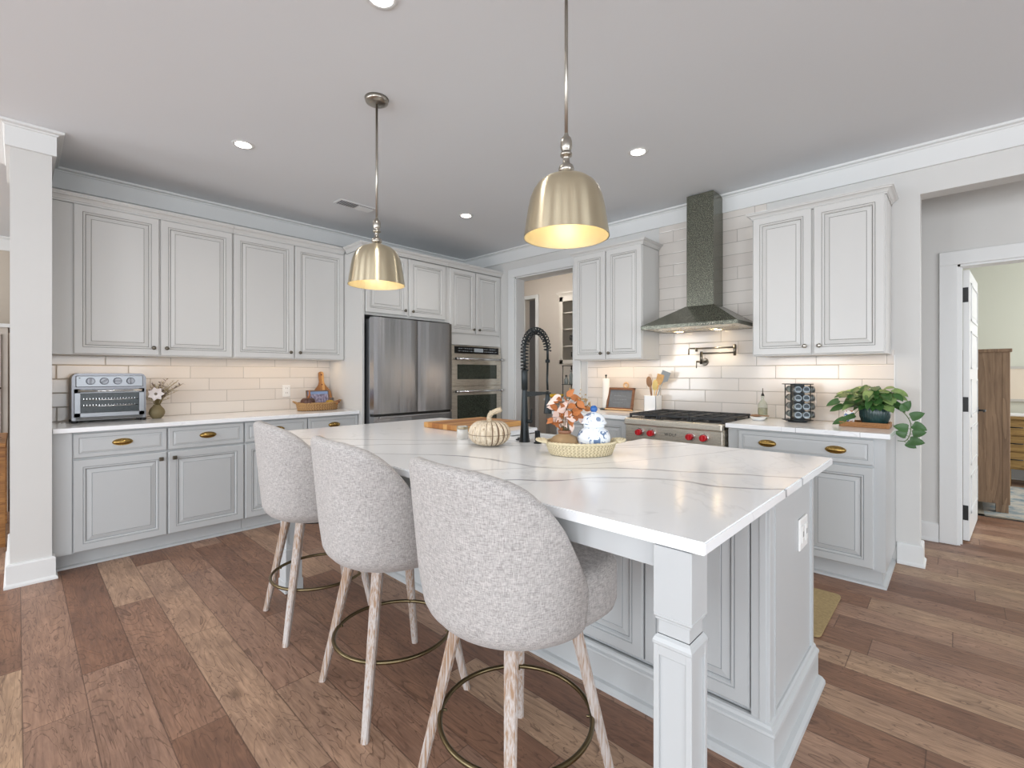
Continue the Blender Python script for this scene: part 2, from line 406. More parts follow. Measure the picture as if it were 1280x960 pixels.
def front(parent, F, name, w, h, prof=DOORP, knob=None, cup=None, hw=KNOBM, cupm=ABRASS):
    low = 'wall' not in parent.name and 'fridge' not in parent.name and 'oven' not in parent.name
    bm = panel(w, h, prof); xf(bm, F); d = obj(name, bm, [PAINTL, GROOVEL] if low else [PAINT, GLAZE], parent)
    if knob:
        k = sqknob_bm() if low else knob_bm(); xf(k, F @ Matrix.Translation((knob[0], knob[1], .020))); obj('knob', k, hw, d)
    for c in (cup or []):
        k = cup_bm(); xf(k, F @ Matrix.Translation((c[0], c[1], .0195))); obj('cup_pull', k, cupm, d)
    return d
CROWN = [(0,0), (.005,0), (.005,.012), (.010,.015), (.012,.022), (.020,.034), (.032,.041), (.033,.048), (.038,.050), (.038,.060), (0,.060)]
def crown(parent, path, z, k=1, out=1):
    bm = bmesh.new(); sweep(bm, path, [(o*out, z + zz*k) for o, zz in CROWN])
    # rope bead / dark glaze line under the crown
    sweep(bm, path, [(0, z-.004), (.003, z-.004), (.003, z-.0015), (0, z-.0015)], mi=1)
    return obj('crown_molding', bm, [PAINT, GLAZE], parent)

# ------------------------------------------------------------ room shell
XB, YA, ZC = -4.705, 4.055, 2.74
bm = new(); box(bm, -8.2, 5, -5, 9, -.1, 0); struct('floor', bm, FLOORM)
bm = new(); box(bm, -8.2, 5, -5, 9, ZC, ZC+.1); struct('ceiling', bm, CEIL)
bm = new(); box(bm, XB-.13, XB, .141, YA, 0, ZC); struct('wall_left', bm, WALL)
bm = new(); box(bm, XB-.13, -4.04, -.03, .147, 0, ZC); struct('wall_wing', bm, WALL)
bm = new()                                                    # range wall with pantry doorway and hall opening
box(bm, -8.1, -3.80, YA, YA+.14, 0, ZC); box(bm, -3.80, -2.95, YA, YA+.14, 2.40, ZC); box(bm, -2.95, -.18, YA, YA+.14, 0, ZC)
box(bm, -.18, 4.6, YA, YA+.14, 2.43, ZC); struct('wall_right', bm, WALL)
bm = new()
box(bm, -.9, -.003, 4.76, 4.88, 0, ZC); box(bm, -.003, .84, 4.76, 4.88, 2.06, ZC); box(bm, .84, 4.6, 4.76, 4.88, 0, ZC); struct('wall_hall', bm, WALL)
bm = new(); box(bm, -1.0, -.9, YA+.14, 4.88, 0, ZC); struct('wall_hall_end', bm, WALL)
BEDW = mat('bedroom_wall_paint', '#c8c9bb', .7)
bm = new(); box(bm, -1.5, 2.8, 8.2, 8.3, 0, ZC); box(bm, -1.5, -1.4, 4.88, 8.3, 0, ZC); box(bm, 2.7, 2.8, 4.88, 8.3, 0, ZC); struct('wall_bedroom', bm, BEDW)
PANW = mat('pantry_wall_paint', '#cfc6bb', .7)
bm = new(); box(bm, -8.1, -5.02, 5.6, 5.7, 0, ZC); box(bm, -5.02, -4.80, 5.6, 5.7, 2.44, ZC); box(bm, -4.80, -2.2, 5.6, 5.7, 0, ZC)
box(bm, -2.3, -2.2, YA+.14, 5.6, 0, ZC); box(bm, -6.4, -6.3, YA+.14, 5.6, 0, ZC); struct('wall_pantry', bm, PANW)
bm = new(); box(bm, -6.3, -3.5, 6.6, 6.7, 0, ZC); struct('wall_beyond_pantry', bm, mat('grey_wall_paint', '#9c9690', .7))
DINW = mat('dining_wall_paint', '#bdb3a6', .7)
bm = new(); box(bm, -7.6, -7.5, -5, YA, 0, ZC); struct('wall_far_left', bm, DINW)
# outer walls behind the camera, with window openings
bm = new(); box(bm, -8.2, 5, -4.6, -4.45, 0, .35); box(bm, -8.2, 5, -4.6, -4.45, 2.5, ZC)
ed = [-8.2]
for wx in (-5.6, -2.6, .4, 3.0): ed += [wx-.85, wx+.85]
ed += [5]
for a, b in zip(ed[::2], ed[1::2]): box(bm, a, b, -4.6, -4.45, .35, 2.5)
struct('wall_back', bm, WALL)
bm = new(); box(bm, 4.45, 4.6, -4.6, 8.5, 0, .35); box(bm, 4.45, 4.6, -4.6, 8.5, 2.5, ZC)
for a, b in ((-4.6, -3.15), (-1.25, .25), (2.15, 8.5)): box(bm, 4.45, 4.6, a, b, .35, 2.5)
struct('wall_far_right', bm, WALL)
k = 0
for wx in (-5.6, -2.6, .4, 3.0):
    k += 1; bm = new()
    for a in (-.85, 0, .85): box(bm, wx+a-.03, wx+a+.03, -4.55, -4.49, .35, 2.5)
    for z in (.38, 1.42, 2.47): box(bm, wx-.85, wx+.85, -4.55, -4.49, z-.03, z+.03)
    struct('window_%d' % k, bm, TRIM)
for wy in (-2.2, 1.2):
    k += 1; bm = new()
    for a in (-.95, 0, .95): box(bm, 4.49, 4.55, wy+a-.03, wy+a+.03, .35, 2.5)
    for z in (.38, 1.42, 2.47): box(bm, 4.49, 4.55, wy-.95, wy+.95, z-.03, z+.03)
    struct('window_%d' % k, bm, TRIM)
# ceiling crown: flat fascia with a projecting bead
FAS = [(0,2.595), (.020,2.595), (.020,2.712), (.027,2.715), (.030,2.722), (.052,2.726), (.055,2.732), (.055,2.74), (0,2.74)]
bm = new(); sweep(bm, [(XB,.147), (XB,YA), (4.45,YA)], FAS); struct('trim_1', bm, TRIM)
bm = new(); sweep(bm, [(-4.835,-.03), (-4.04,-.03), (-4.04,.147), (XB,.147)][::-1], [(-o, z) for o, z in FAS]); struct('trim_2', bm, TRIM)
bm = new(); sweep(bm, [(-7.5,-4.4), (-7.5,YA)], FAS); struct('trim_3', bm, TRIM)
bm = new(); sweep(bm, [(-1.4,8.2), (2.7,8.2)], [(0,2.58)] + FAS[1:]); struct('trim_4', bm, TRIM)
BASE = [(0,0), (.026,0), (.026,.012), (.018,.022), (.016,.024), (.016,.128), (.010,.137), (0,.14)]
bm = new(); sweep(bm, [(-4.835,-.03), (-4.04,-.03), (-4.04,.147), (-4.12,.147)][::-1], [(-o, z) for o, z in BASE]); struct('baseboard_wing', bm, TRIM)
bm = new(); sweep(bm, [(-.295,YA), (-.18,YA), (-.18,YA+.14), (-.89,YA+.14)], BASE); struct('baseboard_right', bm, TRIM)
bm = new(); sweep(bm, [(-.89,4.76), (-.105,4.76)], BASE); struct('baseboard_hall', bm, TRIM)
bm = new(); sweep(bm, [(-1.4,8.2), (2.7,8.2)], BASE); struct('baseboard_bedroom', bm, TRIM)
# backsplash tile
bm = new(); box(bm, XB, XB+.008, .147, 2.215, .90, 1.42); struct('trim_5', bm, TILE_L)
bm = new(); box(bm, -2.768, -.31, YA-.008, YA, .90, 1.42); box(bm, -1.985, -1.09, YA-.008, YA, 1.42, 2.60); struct('trim_6', bm, TILE_R)
bm = new(); box(bm, -.312, -.306, YA-.011, YA, .914, 1.385); box(bm, -2.774, -2.766, YA-.011, YA, .914, 1.385); struct('trim_7', bm, TRIM)
def casing(name, xs, zt, y, wd=.105, th=.02, zb=0, two=True):
    bm = new(); a, b = xs
    box(bm, a-wd, a, y-th, y, zb, zt, .003); box(bm, a-wd, b+wd, y-th, y, zt, zt+wd, .003)
    if two: box(bm, b, b+wd, y-th, y, zb, zt, .003)
    return struct(name, bm, TRIM)
casing('trim_8', (-3.80, -2.95), 2.40, YA, .098)
bm = new(); box(bm, -3.802, -3.785, YA, YA+.145, 0, 2.40); box(bm, -3.80, -2.95, YA, YA+.145, 2.385, 2.402); box(bm, -2.965, -2.948, YA, YA+.145, 0, 2.40); struct('trim_9', bm, TRIM)
casing('trim_10', (-.003, .84), 2.06, 4.76, .10)
bm = new(); box(bm, -.005, .012, 4.755, 4.885, 0, 2.06); box(bm, -.003, .84, 4.755, 4.885, 2.045, 2.062); box(bm, .825, .842, 4.755, 4.885, 0, 2.06)
box(bm, .012, .024, 4.80, 4.835, 0, 2.045); struct('trim_11', bm, TRIM)
casing('trim_12', (-5.02, -4.80), 2.44, 5.6, .06)
# hall door, open into the bedroom
t = thing('hall_door', 'white panelled door standing open into the bedroom on black hinges', 'door', (.026, 4.885, 0), -.075)
bm = new(); box(bm, 0, .036, 0, .80, .012, 2.035, .002)
for i in range(5):
    z0 = .20 + i*.365
    box(bm, .034, .043, .10, .70, z0, z0+.016); box(bm, .034, .043, .10, .70, z0+.271, z0+.287)
    box(bm, .034, .043, .10, .116, z0, z0+.287); box(bm, .034, .043, .684, .70, z0, z0+.287)
    box(bm, .0362, .0392, .14, .66, z0+.045, z0+.242, .0014)
obj('door_leaf', bm, TRIM, t, local=True)
for z in (.22, 1.03, 1.85):
    bm = new(); box(bm, -.004, .030, -.0045, .001, z-.055, z+.055, .002); cyl(bm, (-.006,-.006,z-.055), (-.006,-.006,z+.055), .006, n=10); obj('hinge', bm, BLACK, t, local=True)
bm = new(); cyl(bm, (.036,.735,.95), (.046,.735,.95), .027, n=20); cyl(bm, (.046,.735,.95), (.085,.735,.95), .008, n=10)
tube(bm, [(.082,.74,.95), (.084,.70,.952), (.082,.62,.948)], [.010,.009,.007], 8); obj('lever_handle', bm, BLACK, t, local=True)

# ------------------------------------------------------------ cabinets on the left wall
DT = 2.43
def upper_unit_B(y0, y1, d0, zb=1.392, label='', filler=False):
    t = thing('wall_cabinet', label, 'cabinet', (XB, (y0+y1)/2, zb))
    bm = new(); box(bm, XB+.009, XB+.31, y0, y1, zb, DT+.02)
    if filler: box(bm, XB+.30, XB+.3115, y0, .262, zb, DT+.02)
    obj('carcass', bm, PAINT, t)
    for i, (a, b) in enumerate(d0):
        front(t, FB(a, zb+.006, XB+.31), 'door', b-a, DT-zb-.010, knob=((b-a-.035) if i == 0 else .035, .055))
    return t
u1 = upper_unit_B(.150, 1.238, [(.264,.738), (.748,1.232)], label='white glazed wall cabinet above the toaster oven, left pair of doors', filler=True)
crown(u1, [(XB+.313,.150), (XB+.313,1.238)], DT+.0)
u2 = upper_unit_B(1.240, 2.214, [(1.246,1.733), (1.745,2.210)], label='white glazed wall cabinet above the wicker basket beside the fridge panel')
crown(u2, [(XB+.313,1.240), (XB+.313,2.214)], DT+.0)
# base cabinets
XF = -4.115
def base_unit_B(y0, y1, ds, label, filler=False, end=None):
    t = thing('base_cabinet', label, 'cabinet', (XF-.3, (y0+y1)/2, 0))
    bm = new(); box(bm, XB+.002, XF, y0, y1, .105, .884)
    if filler: box(bm, XF, XF+.012, y0, .240, .108, .884)
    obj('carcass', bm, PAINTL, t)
    bm = new(); box(bm, XB+.002, XF-.06, y0, y1, 0, .105); sweep(bm, [(XF-.06,y0), (XF-.06,y1)], [(0,0), (.020,0), (.016,.012), (.004,.019), (0,.02)])
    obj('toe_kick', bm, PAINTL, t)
    for i, (a, b) in enumerate(ds):
        wd = b-a
        front(t, FB(a, .715, XF), 'drawer', wd, .157, DRAWP, cup=[(wd/2, .085)])
        front(t, FB(a, .112, XF), 'door', wd, .590, knob=((wd-.035) if i == 0 else .035, .545))
    return t
base_unit_B(.150, 1.238, [(.246,.735), (.744,1.234)], 'grey painted base cabinet below the toaster oven, nearest the wall end', True)
base_unit_B(1.240, 2.214, [(1.244,1.733), (1.743,2.210)], 'grey painted base cabinet partly hidden behind the stools, beside the fridge')
bm = new(); box(bm, XB+.009, -4.07, .150, 2.213, .884, .914, .003)
tag(obj('countertop', bm, QUARTZ), 'white veined countertop under the toaster oven and wicker basket on the left wall', 'countertop')
# fridge surround
t = thing('fridge_cabinet', 'white glazed two-door cabinet with side panel enclosing the top of the fridge', 'cabinet', (XB, 2.7, 0))
XT = -4.05
bm = new(); box(bm, XB+.002, XT+.02, 2.216, 2.236, 0, DT); obj('side_panel', bm, PAINT, t)
bm = new(); box(bm, XB+.002, XT, 2.236, 3.232, 1.82, DT+.02); obj('carcass', bm, PAINT, t)
front(t, FB(2.252, 1.842, XT), 'door', .460, DT-1.85, knob=(.425, .05)); front(t, FB(2.735, 1.842, XT), 'door', .462, DT-1.85, knob=(.035, .05))
crown(t, [(XB+.375,2.216), (XT+.02,2.216), (XT+.02,3.232)][0:3], DT)
t = thing('oven_cabinet', 'tall white glazed cabinet holding the double wall oven in the corner', 'cabinet', (XB, 3.64, 0))
bm = new(); box(bm, XB+.002, XT, 3.234, 4.050, 1.60, DT+.02); box(bm, XB+.002, XT, 3.234, 3.262, 0, 1.60); box(bm, XB+.002, XT, 4.026, 4.050, 0, 1.60); box(bm, XB+.002, XT, 3.262, 4.026, 0, .40)
box(bm, XT, XT+.010, 3.234, 3.264, 0, 1.60); box(bm, XT, XT+.010, 4.030, 4.050, 0, DT); box(bm, XT, XT+.010, 3.264, 4.030, 1.585, 1.70)
obj('carcass', bm, PAINT, t)
front(t, FB(3.264, 1.715, XT), 'door', .372, DT-1.722, knob=(.335, .05)); front(t, FB(3.650, 1.715, XT), 'door', .372, DT-1.722, knob=(.035, .05))
crown(t, [(XT+.02,3.234), (XT+.02,4.050)], DT)

# ------------------------------------------------------------ refrigerator
t = thing('refrigerator', 'stainless french door refrigerator between cabinet panels', 'refrigerator', (-4.3, 2.71, 0))
bm = new(); box(bm, -4.66, -3.965, 2.252, 3.166, .03, 1.775, .004); obj('body', bm, STEELD, t)
def bowed(x0, x1, y0, y1, z0, z1, bow=.014):
    b = bmesh.new(); N = 14; pr = []
    for i in range(N+1):
        s = i/N; pr.append((x1 - bow*(2*s-1)**4, y0 + (y1-y0)*s))
    prism(b, [(x0,y0)] + [(x, y) for x, y in pr] + [(x0,y1)], z0, z1)
    return b
obj('left_door', bowed(-3.96, -3.873, 2.252, 2.731, .885, 1.785), STEEL, t)
obj('right_door', bowed(-3.96, -3.873, 2.735, 3.166, .885, 1.785), STEEL, t)
obj('freezer_drawer', bowed(-3.96, -3.873, 2.252, 3.166, .06, .862), STEEL, t)
bm = new(); box(bm, -3.975, -3.895, 2.26, 3.16, .860, .888); obj('door_gap', bm, BLACK, t)
bm = new(); box(bm, -3.872, -3.862, 2.30, 3.12, .846, .858, .003); obj('drawer_grip', bm, CHROME, t)
bm = new(); box(bm, -4.0, -3.90, 2.27, 2.33, 1.785, 1.797, .003); obj('hinge_cover', bm, STEELD, t)
bm = new(); box(bm, -4.0, -3.90, 3.09, 3.15, 1.785, 1.797, .003); obj('hinge_cover', bm, STEELD, t)

# ------------------------------------------------------------ double wall oven
t = thing('wall_oven', 'stainless double wall oven with two bar handles built into the tall cabinet', 'oven', (-4.3, 3.645, .42))
y0, y1 = 3.266, 4.024; X0 = -4.035
bm = new(); box(bm, -4.6, X0, y0, y1, .42, 1.575); obj('housing', bm, STEELH, t)
bm = new(); box(bm, X0, X0+.022, y0, y1, 1.478, 1.575, .002); cp = obj('control_panel', bm, STEELH, t)
bm = new(); box(bm, X0+.022, X0+.024, y0+.04, y1-.035, 1.488, 1.566); gl = obj('display', bm, mat('black_control_glass', '#0b0c0e', .12), cp)
bm = new()
for yy in [y0+.10+.03*i for i in range(7)] + [y1-.27+.03*i for i in range(7)]:
    for zz in (1.512, 1.540):
        if random.Random(yy*zz*99).random() < .7: box(bm, X0+.024, X0+.0245, yy, yy+.018, zz, zz+.006)
box(bm, X0+.024, X0+.0246, y0+.33, y0+.47, 1.508, 1.55); box(bm, X0+.0236, X0+.02405, y0+.09, y1-.08, 1.514, 1.5155); box(bm, X0+.0236, X0+.02405, y0+.09, y1-.08, 1.542, 1.5435)
obj('touch_keys', bm, emis('display_segments', '#8d9296', .25), cp)
def oven_door(z0, z1, wz0, wz1, hz):
    b = new(); box(b, X0, X0+.030, y0, y1, z0, z1, .003); d = obj('oven_door', b, STEELH, t)
    b = new(); box(b, X0+.030, X0+.0312, y0+.075, y1-.075, wz0, wz1); obj('window', b, OVENG, d)
    b = new(); cyl(b, (X0+.082,y0+.02,hz), (X0+.082,y1-.02,hz), .0125, n=14)
    for yy in (y0+.035, y1-.035):
        cyl(b, (X0+.03,yy,hz), (X0+.082,yy,hz), .013, n=12); cyl(b, (X0+.082,yy-.022,hz), (X0+.082,yy+.022,hz), .0155, n=14)
    obj('handle', b, CHROME, d)
oven_door(1.128, 1.470, 1.20, 1.365, 1.425)
oven_door(.43, 1.120, .60, 1.022, 1.065)

# ------------------------------------------------------------ cabinets on the range wall
def upper_unit_A(x0, x1, ds, label, zt=2.395):
    zb = 1.388; Y = YA-.335+.02
    t = thing('wall_cabinet', label, 'cabinet', ((x0+x1)/2, YA, zb))
    b = new(); box(b, x0, x1, Y, YA-.009, zb, zt+.02); obj('carcass', b, PAINT, t)
    for i, (a, c) in enumerate(ds): front(t, FA(a, zb+.006, Y), 'door', c-a, zt-zb-.012, knob=((c-a-.035) if i == 0 else .035, .055), hw=(NICKEL if x0 > -1.5 else KNOBM))
    crown(t, [(x0,YA-.009), (x0,Y-.003), (x1,Y-.003), (x1,YA-.009)][::-1], zt-.01, .8, -1)
    return t
ua = upper_unit_A(-2.715, -1.985, [(-2.708,-2.358), (-2.344,-1.990)], 'white glazed two-door wall cabinet left of the range hood above the paper towel roll')
ub = upper_unit_A(-1.100, -.325, [(-1.094,-.726), (-.712,-.332)], 'white glazed two-door wall cabinet right of the range hood above the spice rack')
YF = 3.447
def base_unit_A(x0, x1, fronts, label, toe_end=False):
    t = thing('base_cabinet', label, 'cabinet', ((x0+x1)/2, YF+.3, 0))
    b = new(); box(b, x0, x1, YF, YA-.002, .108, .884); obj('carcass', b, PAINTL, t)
    b = new(); box(b, x0, x1-(.02 if toe_end else 0), YF+.05, YA-.002, 0, .108)
    P_ = [(x0,YF+.05), (x1-.02,YF+.05), (x1-.02,YA-.002)] if toe_end else [(x0,YF+.05), (x1,YF+.05)]
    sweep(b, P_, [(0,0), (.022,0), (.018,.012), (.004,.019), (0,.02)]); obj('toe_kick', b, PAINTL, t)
    fronts(t); return t
def fr_right(t):
    front(t, FA(-1.101, .722, YF), 'drawer', .745, .150, DRAWP, cup=[(.182,.075), (.560,.075)])
    front(t, FA(-1.101, .118, YF), 'door', .368, .590, knob=(.333,.545)); front(t, FA(-.724, .118, YF), 'door', .368, .590, knob=(.035,.545))
base_unit_A(-1.172, -.302, fr_right, 'grey painted base cabinet right of the range with one wide drawer', True)
def fr_left(t):
    front(t, FA(-2.690, .118, YF), 'door', .36, .755, knob=(.325,.70)); front(t, FA(-2.322, .118, YF), 'door', .355, .755, knob=(.035,.70))
base_unit_A(-2.70, -1.957, fr_left, 'white painted base cabinet left of the range behind the flowers')
bm = new(); box(bm, -2.73, -1.957, 3.410, YA-.009, .884, .914, .003)
tag(obj('countertop', bm, QUARTZ), 'short white countertop left of the range under the framed chalkboard', 'countertop')
bm = new(); box(bm, -1.182, -.280, 3.410, YA-.009, .884, .914, .003)
tag(obj('countertop', bm, QUARTZ), 'white countertop right of the range under the spice rack and potted plant', 'countertop')
# under-cabinet strips
WARM = (1, .72, .45)
light('under_cabinet_strip', 'AREA', (XB+.17, .70, 1.385), .75, WARM, (0,0,0), .03, 1.0)
light('under_cabinet_strip', 'AREA', (XB+.17, 1.72, 1.385), .85, WARM, (0,0,0), .03, .9)
light('under_cabinet_strip', 'AREA', (-2.35, YA-.17, 1.382), 1.15, WARM, (0,0,0), .66, .03)
light('under_cabinet_strip', 'AREA', (-.71, YA-.17, 1.382), 1.0, WARM, (0,0,0), .70, .03)

# ------------------------------------------------------------ range hood
def hood_mat():  # pale flecks put into the colour for noisy reflections on plain black steel
    s = NT('speckled_black_steel'); n = s.noise(s.obj(), 170, 2, .7)
    s.set(Base_Color=s.ramp(n.outputs[0], [(.36, '#3a3d36'), (.52, '#66685c'), (.72, '#b0ae9e')]), Metallic=.55, Roughness=.24); return s.m
HOODM = hood_mat()
t = thing('range_hood', 'dark pyramid range hood with tall chimney on the tiled wall', 'range hood', (-1.52, YA, 1.62))
hx0, hx1, hy0, hz = -1.905, -1.145, 3.553, 1.622
bm = new()
def quadloop(x0, x1, y0, y1, z): return [bm.verts.new(p) for p in ((x0,y0,z), (x1,y0,z), (x1,y1,z), (x0,y1,z))]
yb = YA-.008
L = [quadloop(hx0,hx1,hy0,yb,hz+.0), quadloop(hx0,hx1,hy0,yb,hz+.028), quadloop(-1.645,-1.415,3.83,yb,hz+.195)]
for a, b in zip(L, L[1:]):
    for i in range(4): bm.faces.new((a[i], a[(i+1)%4], b[(i+1)%4], b[i]))
bm.faces.new(L[-1]); obj('canopy', bm, HOODM, t)
bm = new(); box(bm, -1.640, -1.420, 3.838, yb, hz+.190, 2.732, .002); obj('chimney', bm, HOODM, t)
bm = new(); box(bm, hx0+.006, hx1-.006, hy0+.006, yb, hz+.002, hz+.012); un = obj('underside', bm, STEELH, t)
for xx in (-1.72, -1.52, -1.32):
    bm = new(); box(bm, xx-.09, xx+.09, 3.68, 3.97, hz-.002, hz+.004, .002)
    for i in range(8): box(bm, xx-.08+.02*i, xx-.074+.02*i, 3.70, 3.95, hz-.004, hz)
    obj('filter', bm, STEELH, un)
for xx in (-1.74, -1.42):
    bm = new(); cyl(bm, (xx,3.93,hz-.004), (xx,3.93,hz+.004), .028, n=20); obj('hood_lamp', bm, emis('hood_lamp_glow', '#ffe2b0', 20), un)
    light('hood_spot', 'SPOT', (xx, 3.93, hz-.012), 4.2, (1, .84, .60), (-.06,0,0), spot=1.9, blend=.7, radius=.025)
bm = new()
for i in range(6): cyl(bm, (-1.425+.021*i,hy0-.0015,hz+.014), (-1.425+.021*i,hy0+.001,hz+.014), .0045, n=10)
obj('control_buttons', bm, CHROME, t)

# ------------------------------------------------------------ range
t = thing('gas_range', 'stainless gas range with red knobs below the hood', 'range', (-1.57, 3.7, 0))
rx0, rx1, ry = -1.952, -1.190, 3.40
bm = new(); box(bm, rx0, rx1, ry+.02, YA-.012, .10, .900); obj('body', bm, STEELH, t)
bm = new(); box(bm, rx0, rx1, ry-.035, ry+.06, .852, .905, .010, seg=3); obj('front_rail', bm, STEELH, t)
bm = new(); box(bm, rx0+.004, rx1-.004, ry-.012, ry+.03, .725, .853, .003); pn = obj('control_panel', bm, STEELH, t)
bm = new(); box(bm, rx0+.006, rx1-.006, ry-.020, ry+.03, .20, .715, .006); dr = obj('oven_door', bm, STEELH, t)
bm = new(); box(bm, rx0+.14, rx1-.14, ry-.022, ry-.019, .33, .60); obj('window', bm, OVENG, dr)
bm = new(); cyl(bm, (rx0+.03,ry-.075,.675), (rx1-.03,ry-.075,.675), .013, n=14)
for xx in (rx0+.06, rx1-.06): cyl(bm, (xx,ry-.02,.675), (xx,ry-.075,.675), .010, n=10)
obj('handle', bm, CHROME, dr)
for xx in (rx0+.05, rx1-.05):
    for yy in (ry+.06, YA-.08): bm = new(); cyl(bm, (xx,yy,0), (xx,yy,.105), .018, n=12); obj('foot', bm, STEELH, t)
RED = mat('red_knob', '#c4121f', .3)
for xx in (-1.822, -1.722, -1.418, -1.318):
    bm = new(); cyl(bm, (xx,ry-.012,.800), (xx,ry-.026,.800), .034, .030, n=28); bz = obj('knob_bezel', bm, CHROME, pn)
    bm = new(); cyl(bm, (xx,ry-.026,.800), (xx,ry-.056,.800), .0245, .022, n=24); box(bm, xx-.006, xx+.006, ry-.066, ry-.05, .779, .821, .003); obj('knob', bm, RED, bz)
txt = bpy.data.curves.new('maker_name', 'FONT'); txt.body = 'WOLF'; txt.size = .030; txt.extrude = .0008; txt.align_x = 'CENTER'; txt.space_character = 1.25
txt.materials.append(BLACK)
tmp = bpy.data.objects.new('tmp', txt); COL.objects.link(tmp); bpy.context.view_layer.update(); tme = bpy.data.meshes.new_from_object(tmp); bpy.data.objects.remove(tmp); to = bpy.data.objects.new('lettering', tme); COL.objects.link(to); to.parent = pn; to.rotation_euler = (PI/2, 0, 0)
to.location = Vector((-1.572, ry-.0135, .790)) - wloc(pn)
bm = new(); box(bm, rx0+.002, rx1-.002, ry+.03, YA-.012, .900, .908, .002); ck = obj('cooktop', bm, mat('black_enamel', '#1d1d1f', .25), t)
for xx in (-1.83, -1.62, -1.31) :
    for yy in (3.58, 3.86):
        bm = new(); lathe(bm, [(.045,0), (.047,.008), (.030,.012), (.028,.018), (.004,.020)], (xx,yy,.908), 20); obj('burner', bm, IRON, ck)
for k in range(3):
    a = rx0+.008 + k*(rx1-rx0-.016)/3; b = a + (rx1-rx0-.016)/3 - .004; bm = new(); z0, z1 = .925, .940
    for yy in (3.445, 3.72, 3.735, YA-.03): box(bm, a, b, yy-.007, yy+.007, z0, z1, .002)
    for xx in (a+.007, (a+b)/2, b-.007): box(bm, xx-.006, xx+.006, 3.44, YA-.025, z0, z1, .002)
    for yy in (3.585, 3.88):
        box(bm, a, b, yy-.006, yy+.006, z0, z1, .002)
    for xx in (a+.008, b-.008):
        for yy in (3.448, 3.72, YA-.035): box(bm, xx-.007, xx+.007, yy-.007, yy+.007, .906, z0+.004)
    obj('grate', bm, IRON, t)
# ------------------------------------------------------------ island
IX0, IX1, IY0, IY1 = -2.955, -.372, .960, 2.297
BX0, BX1, BY0, BY1 = -2.78, -.432, 1.640, 2.262
SX0, SX1, SY0 = -1.955, -1.218, 1.875
t = thing('kitchen_island', 'grey painted kitchen island base with panelled sides and turned square legs', 'kitchen island', ((BX0+BX1)/2, (BY0+BY1)/2, 0))
bm = new()
box(bm, BX0, SX0-.02, BY0+.022, BY1-.02, .10, .884); box(bm, SX1+.02, BX1-.012, BY0+.022, BY1-.02, .10, .884); box(bm, SX0-.02, SX1+.02, BY0+.022, BY1-.02, .10, .62)
box(bm, SX0-.02, SX1+.02, BY0+.022, SY0-.03, .62, .884)
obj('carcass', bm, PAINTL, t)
bm = new()      # end panel frame, near end
box(bm, BX1-.012, BX1-.006, BY0+.01, BY1-.01, .12, .884)
for a, b in ((BY0, BY0+.055), (BY1-.03, BY1)): box(bm, BX1-.012, BX1, a, b, .12, .884, .0015)
box(bm, BX1-.006, BX1+.004, BY0+.050, BY0+.058, .14, .884); box(bm, BX1-.006, BX1+.002, BY1-.036, BY1-.03, .14, .884)
box(bm, BX1-.012, BX1, BY0+.05, BY1-.03, .86, .884)
obj('end_panel', bm, PAINTL, t)
nd = 6; gap = .006; x = -.490; wdt = (x - BX0 - .02)/nd
for k in range(nd):
    xa = x - wdt*(k+1)
    front(t, FA(xa+gap/2, .165, BY0+.022), 'side_panel', wdt-gap, .700)
bm = new(); box(bm, -.488, BX1-.011, BY0+.0005, BY0+.025, .12, .884, .001); box(bm, -.462, BX1-.010, BY0-.004, BY0+.01, .12, .884, .001); obj('corner_stile', bm, PAINTL, t)
bm = new()
sweep(bm, [(BX0,BY1-.02), (BX0,BY0), (BX1,BY0), (BX1,BY1), (BX0+.0,BY1)][0:4], [(0,.0), (.016,.0), (.016,.118), (.020,.122), (.018,.130), (.009,.136), (.006,.146), (0,.151), (-.011,.151)])
sweep(bm, [(BX0,BY1-.02), (BX0,BY0), (BX1,BY0), (BX1,BY1)], [(.014,0), (.042,0), (.040,.012), (.030,.022), (.014,.027)])
obj('plinth_molding', bm, PAINTL, t)
bm = new(); box(bm, BX0, BX1, BY1-.075, BY1-.06, 0, .10); obj('toe_kick', bm, PAINTL, t)
def FAb(x, z, y): return Matrix(((-1,0,0,x), (0,0,1,y), (0,1,0,z), (0,0,0,1)))   # faces +Y
for x1, wd, z, h in ((-2.37, .39, .12, .75), (SX0-.03, .37, .12, .75), (-1.59, .36, .12, .48), (-1.222, .36, .12, .48), (-.84, .36, .12, .75), (-.47, .36, .12, .75)):
    front(t, FAb(x1, z, BY1-.02), 'door', wd, h, knob=(.035, h-.05))
bm = new(); box(bm, -2.80, -.485, .992, 1.012, .822, .884, .001); box(bm, -2.80, -2.775, 1.0, BY0+.02, .822, .884, .001); obj('apron', bm, PAINTL, t)
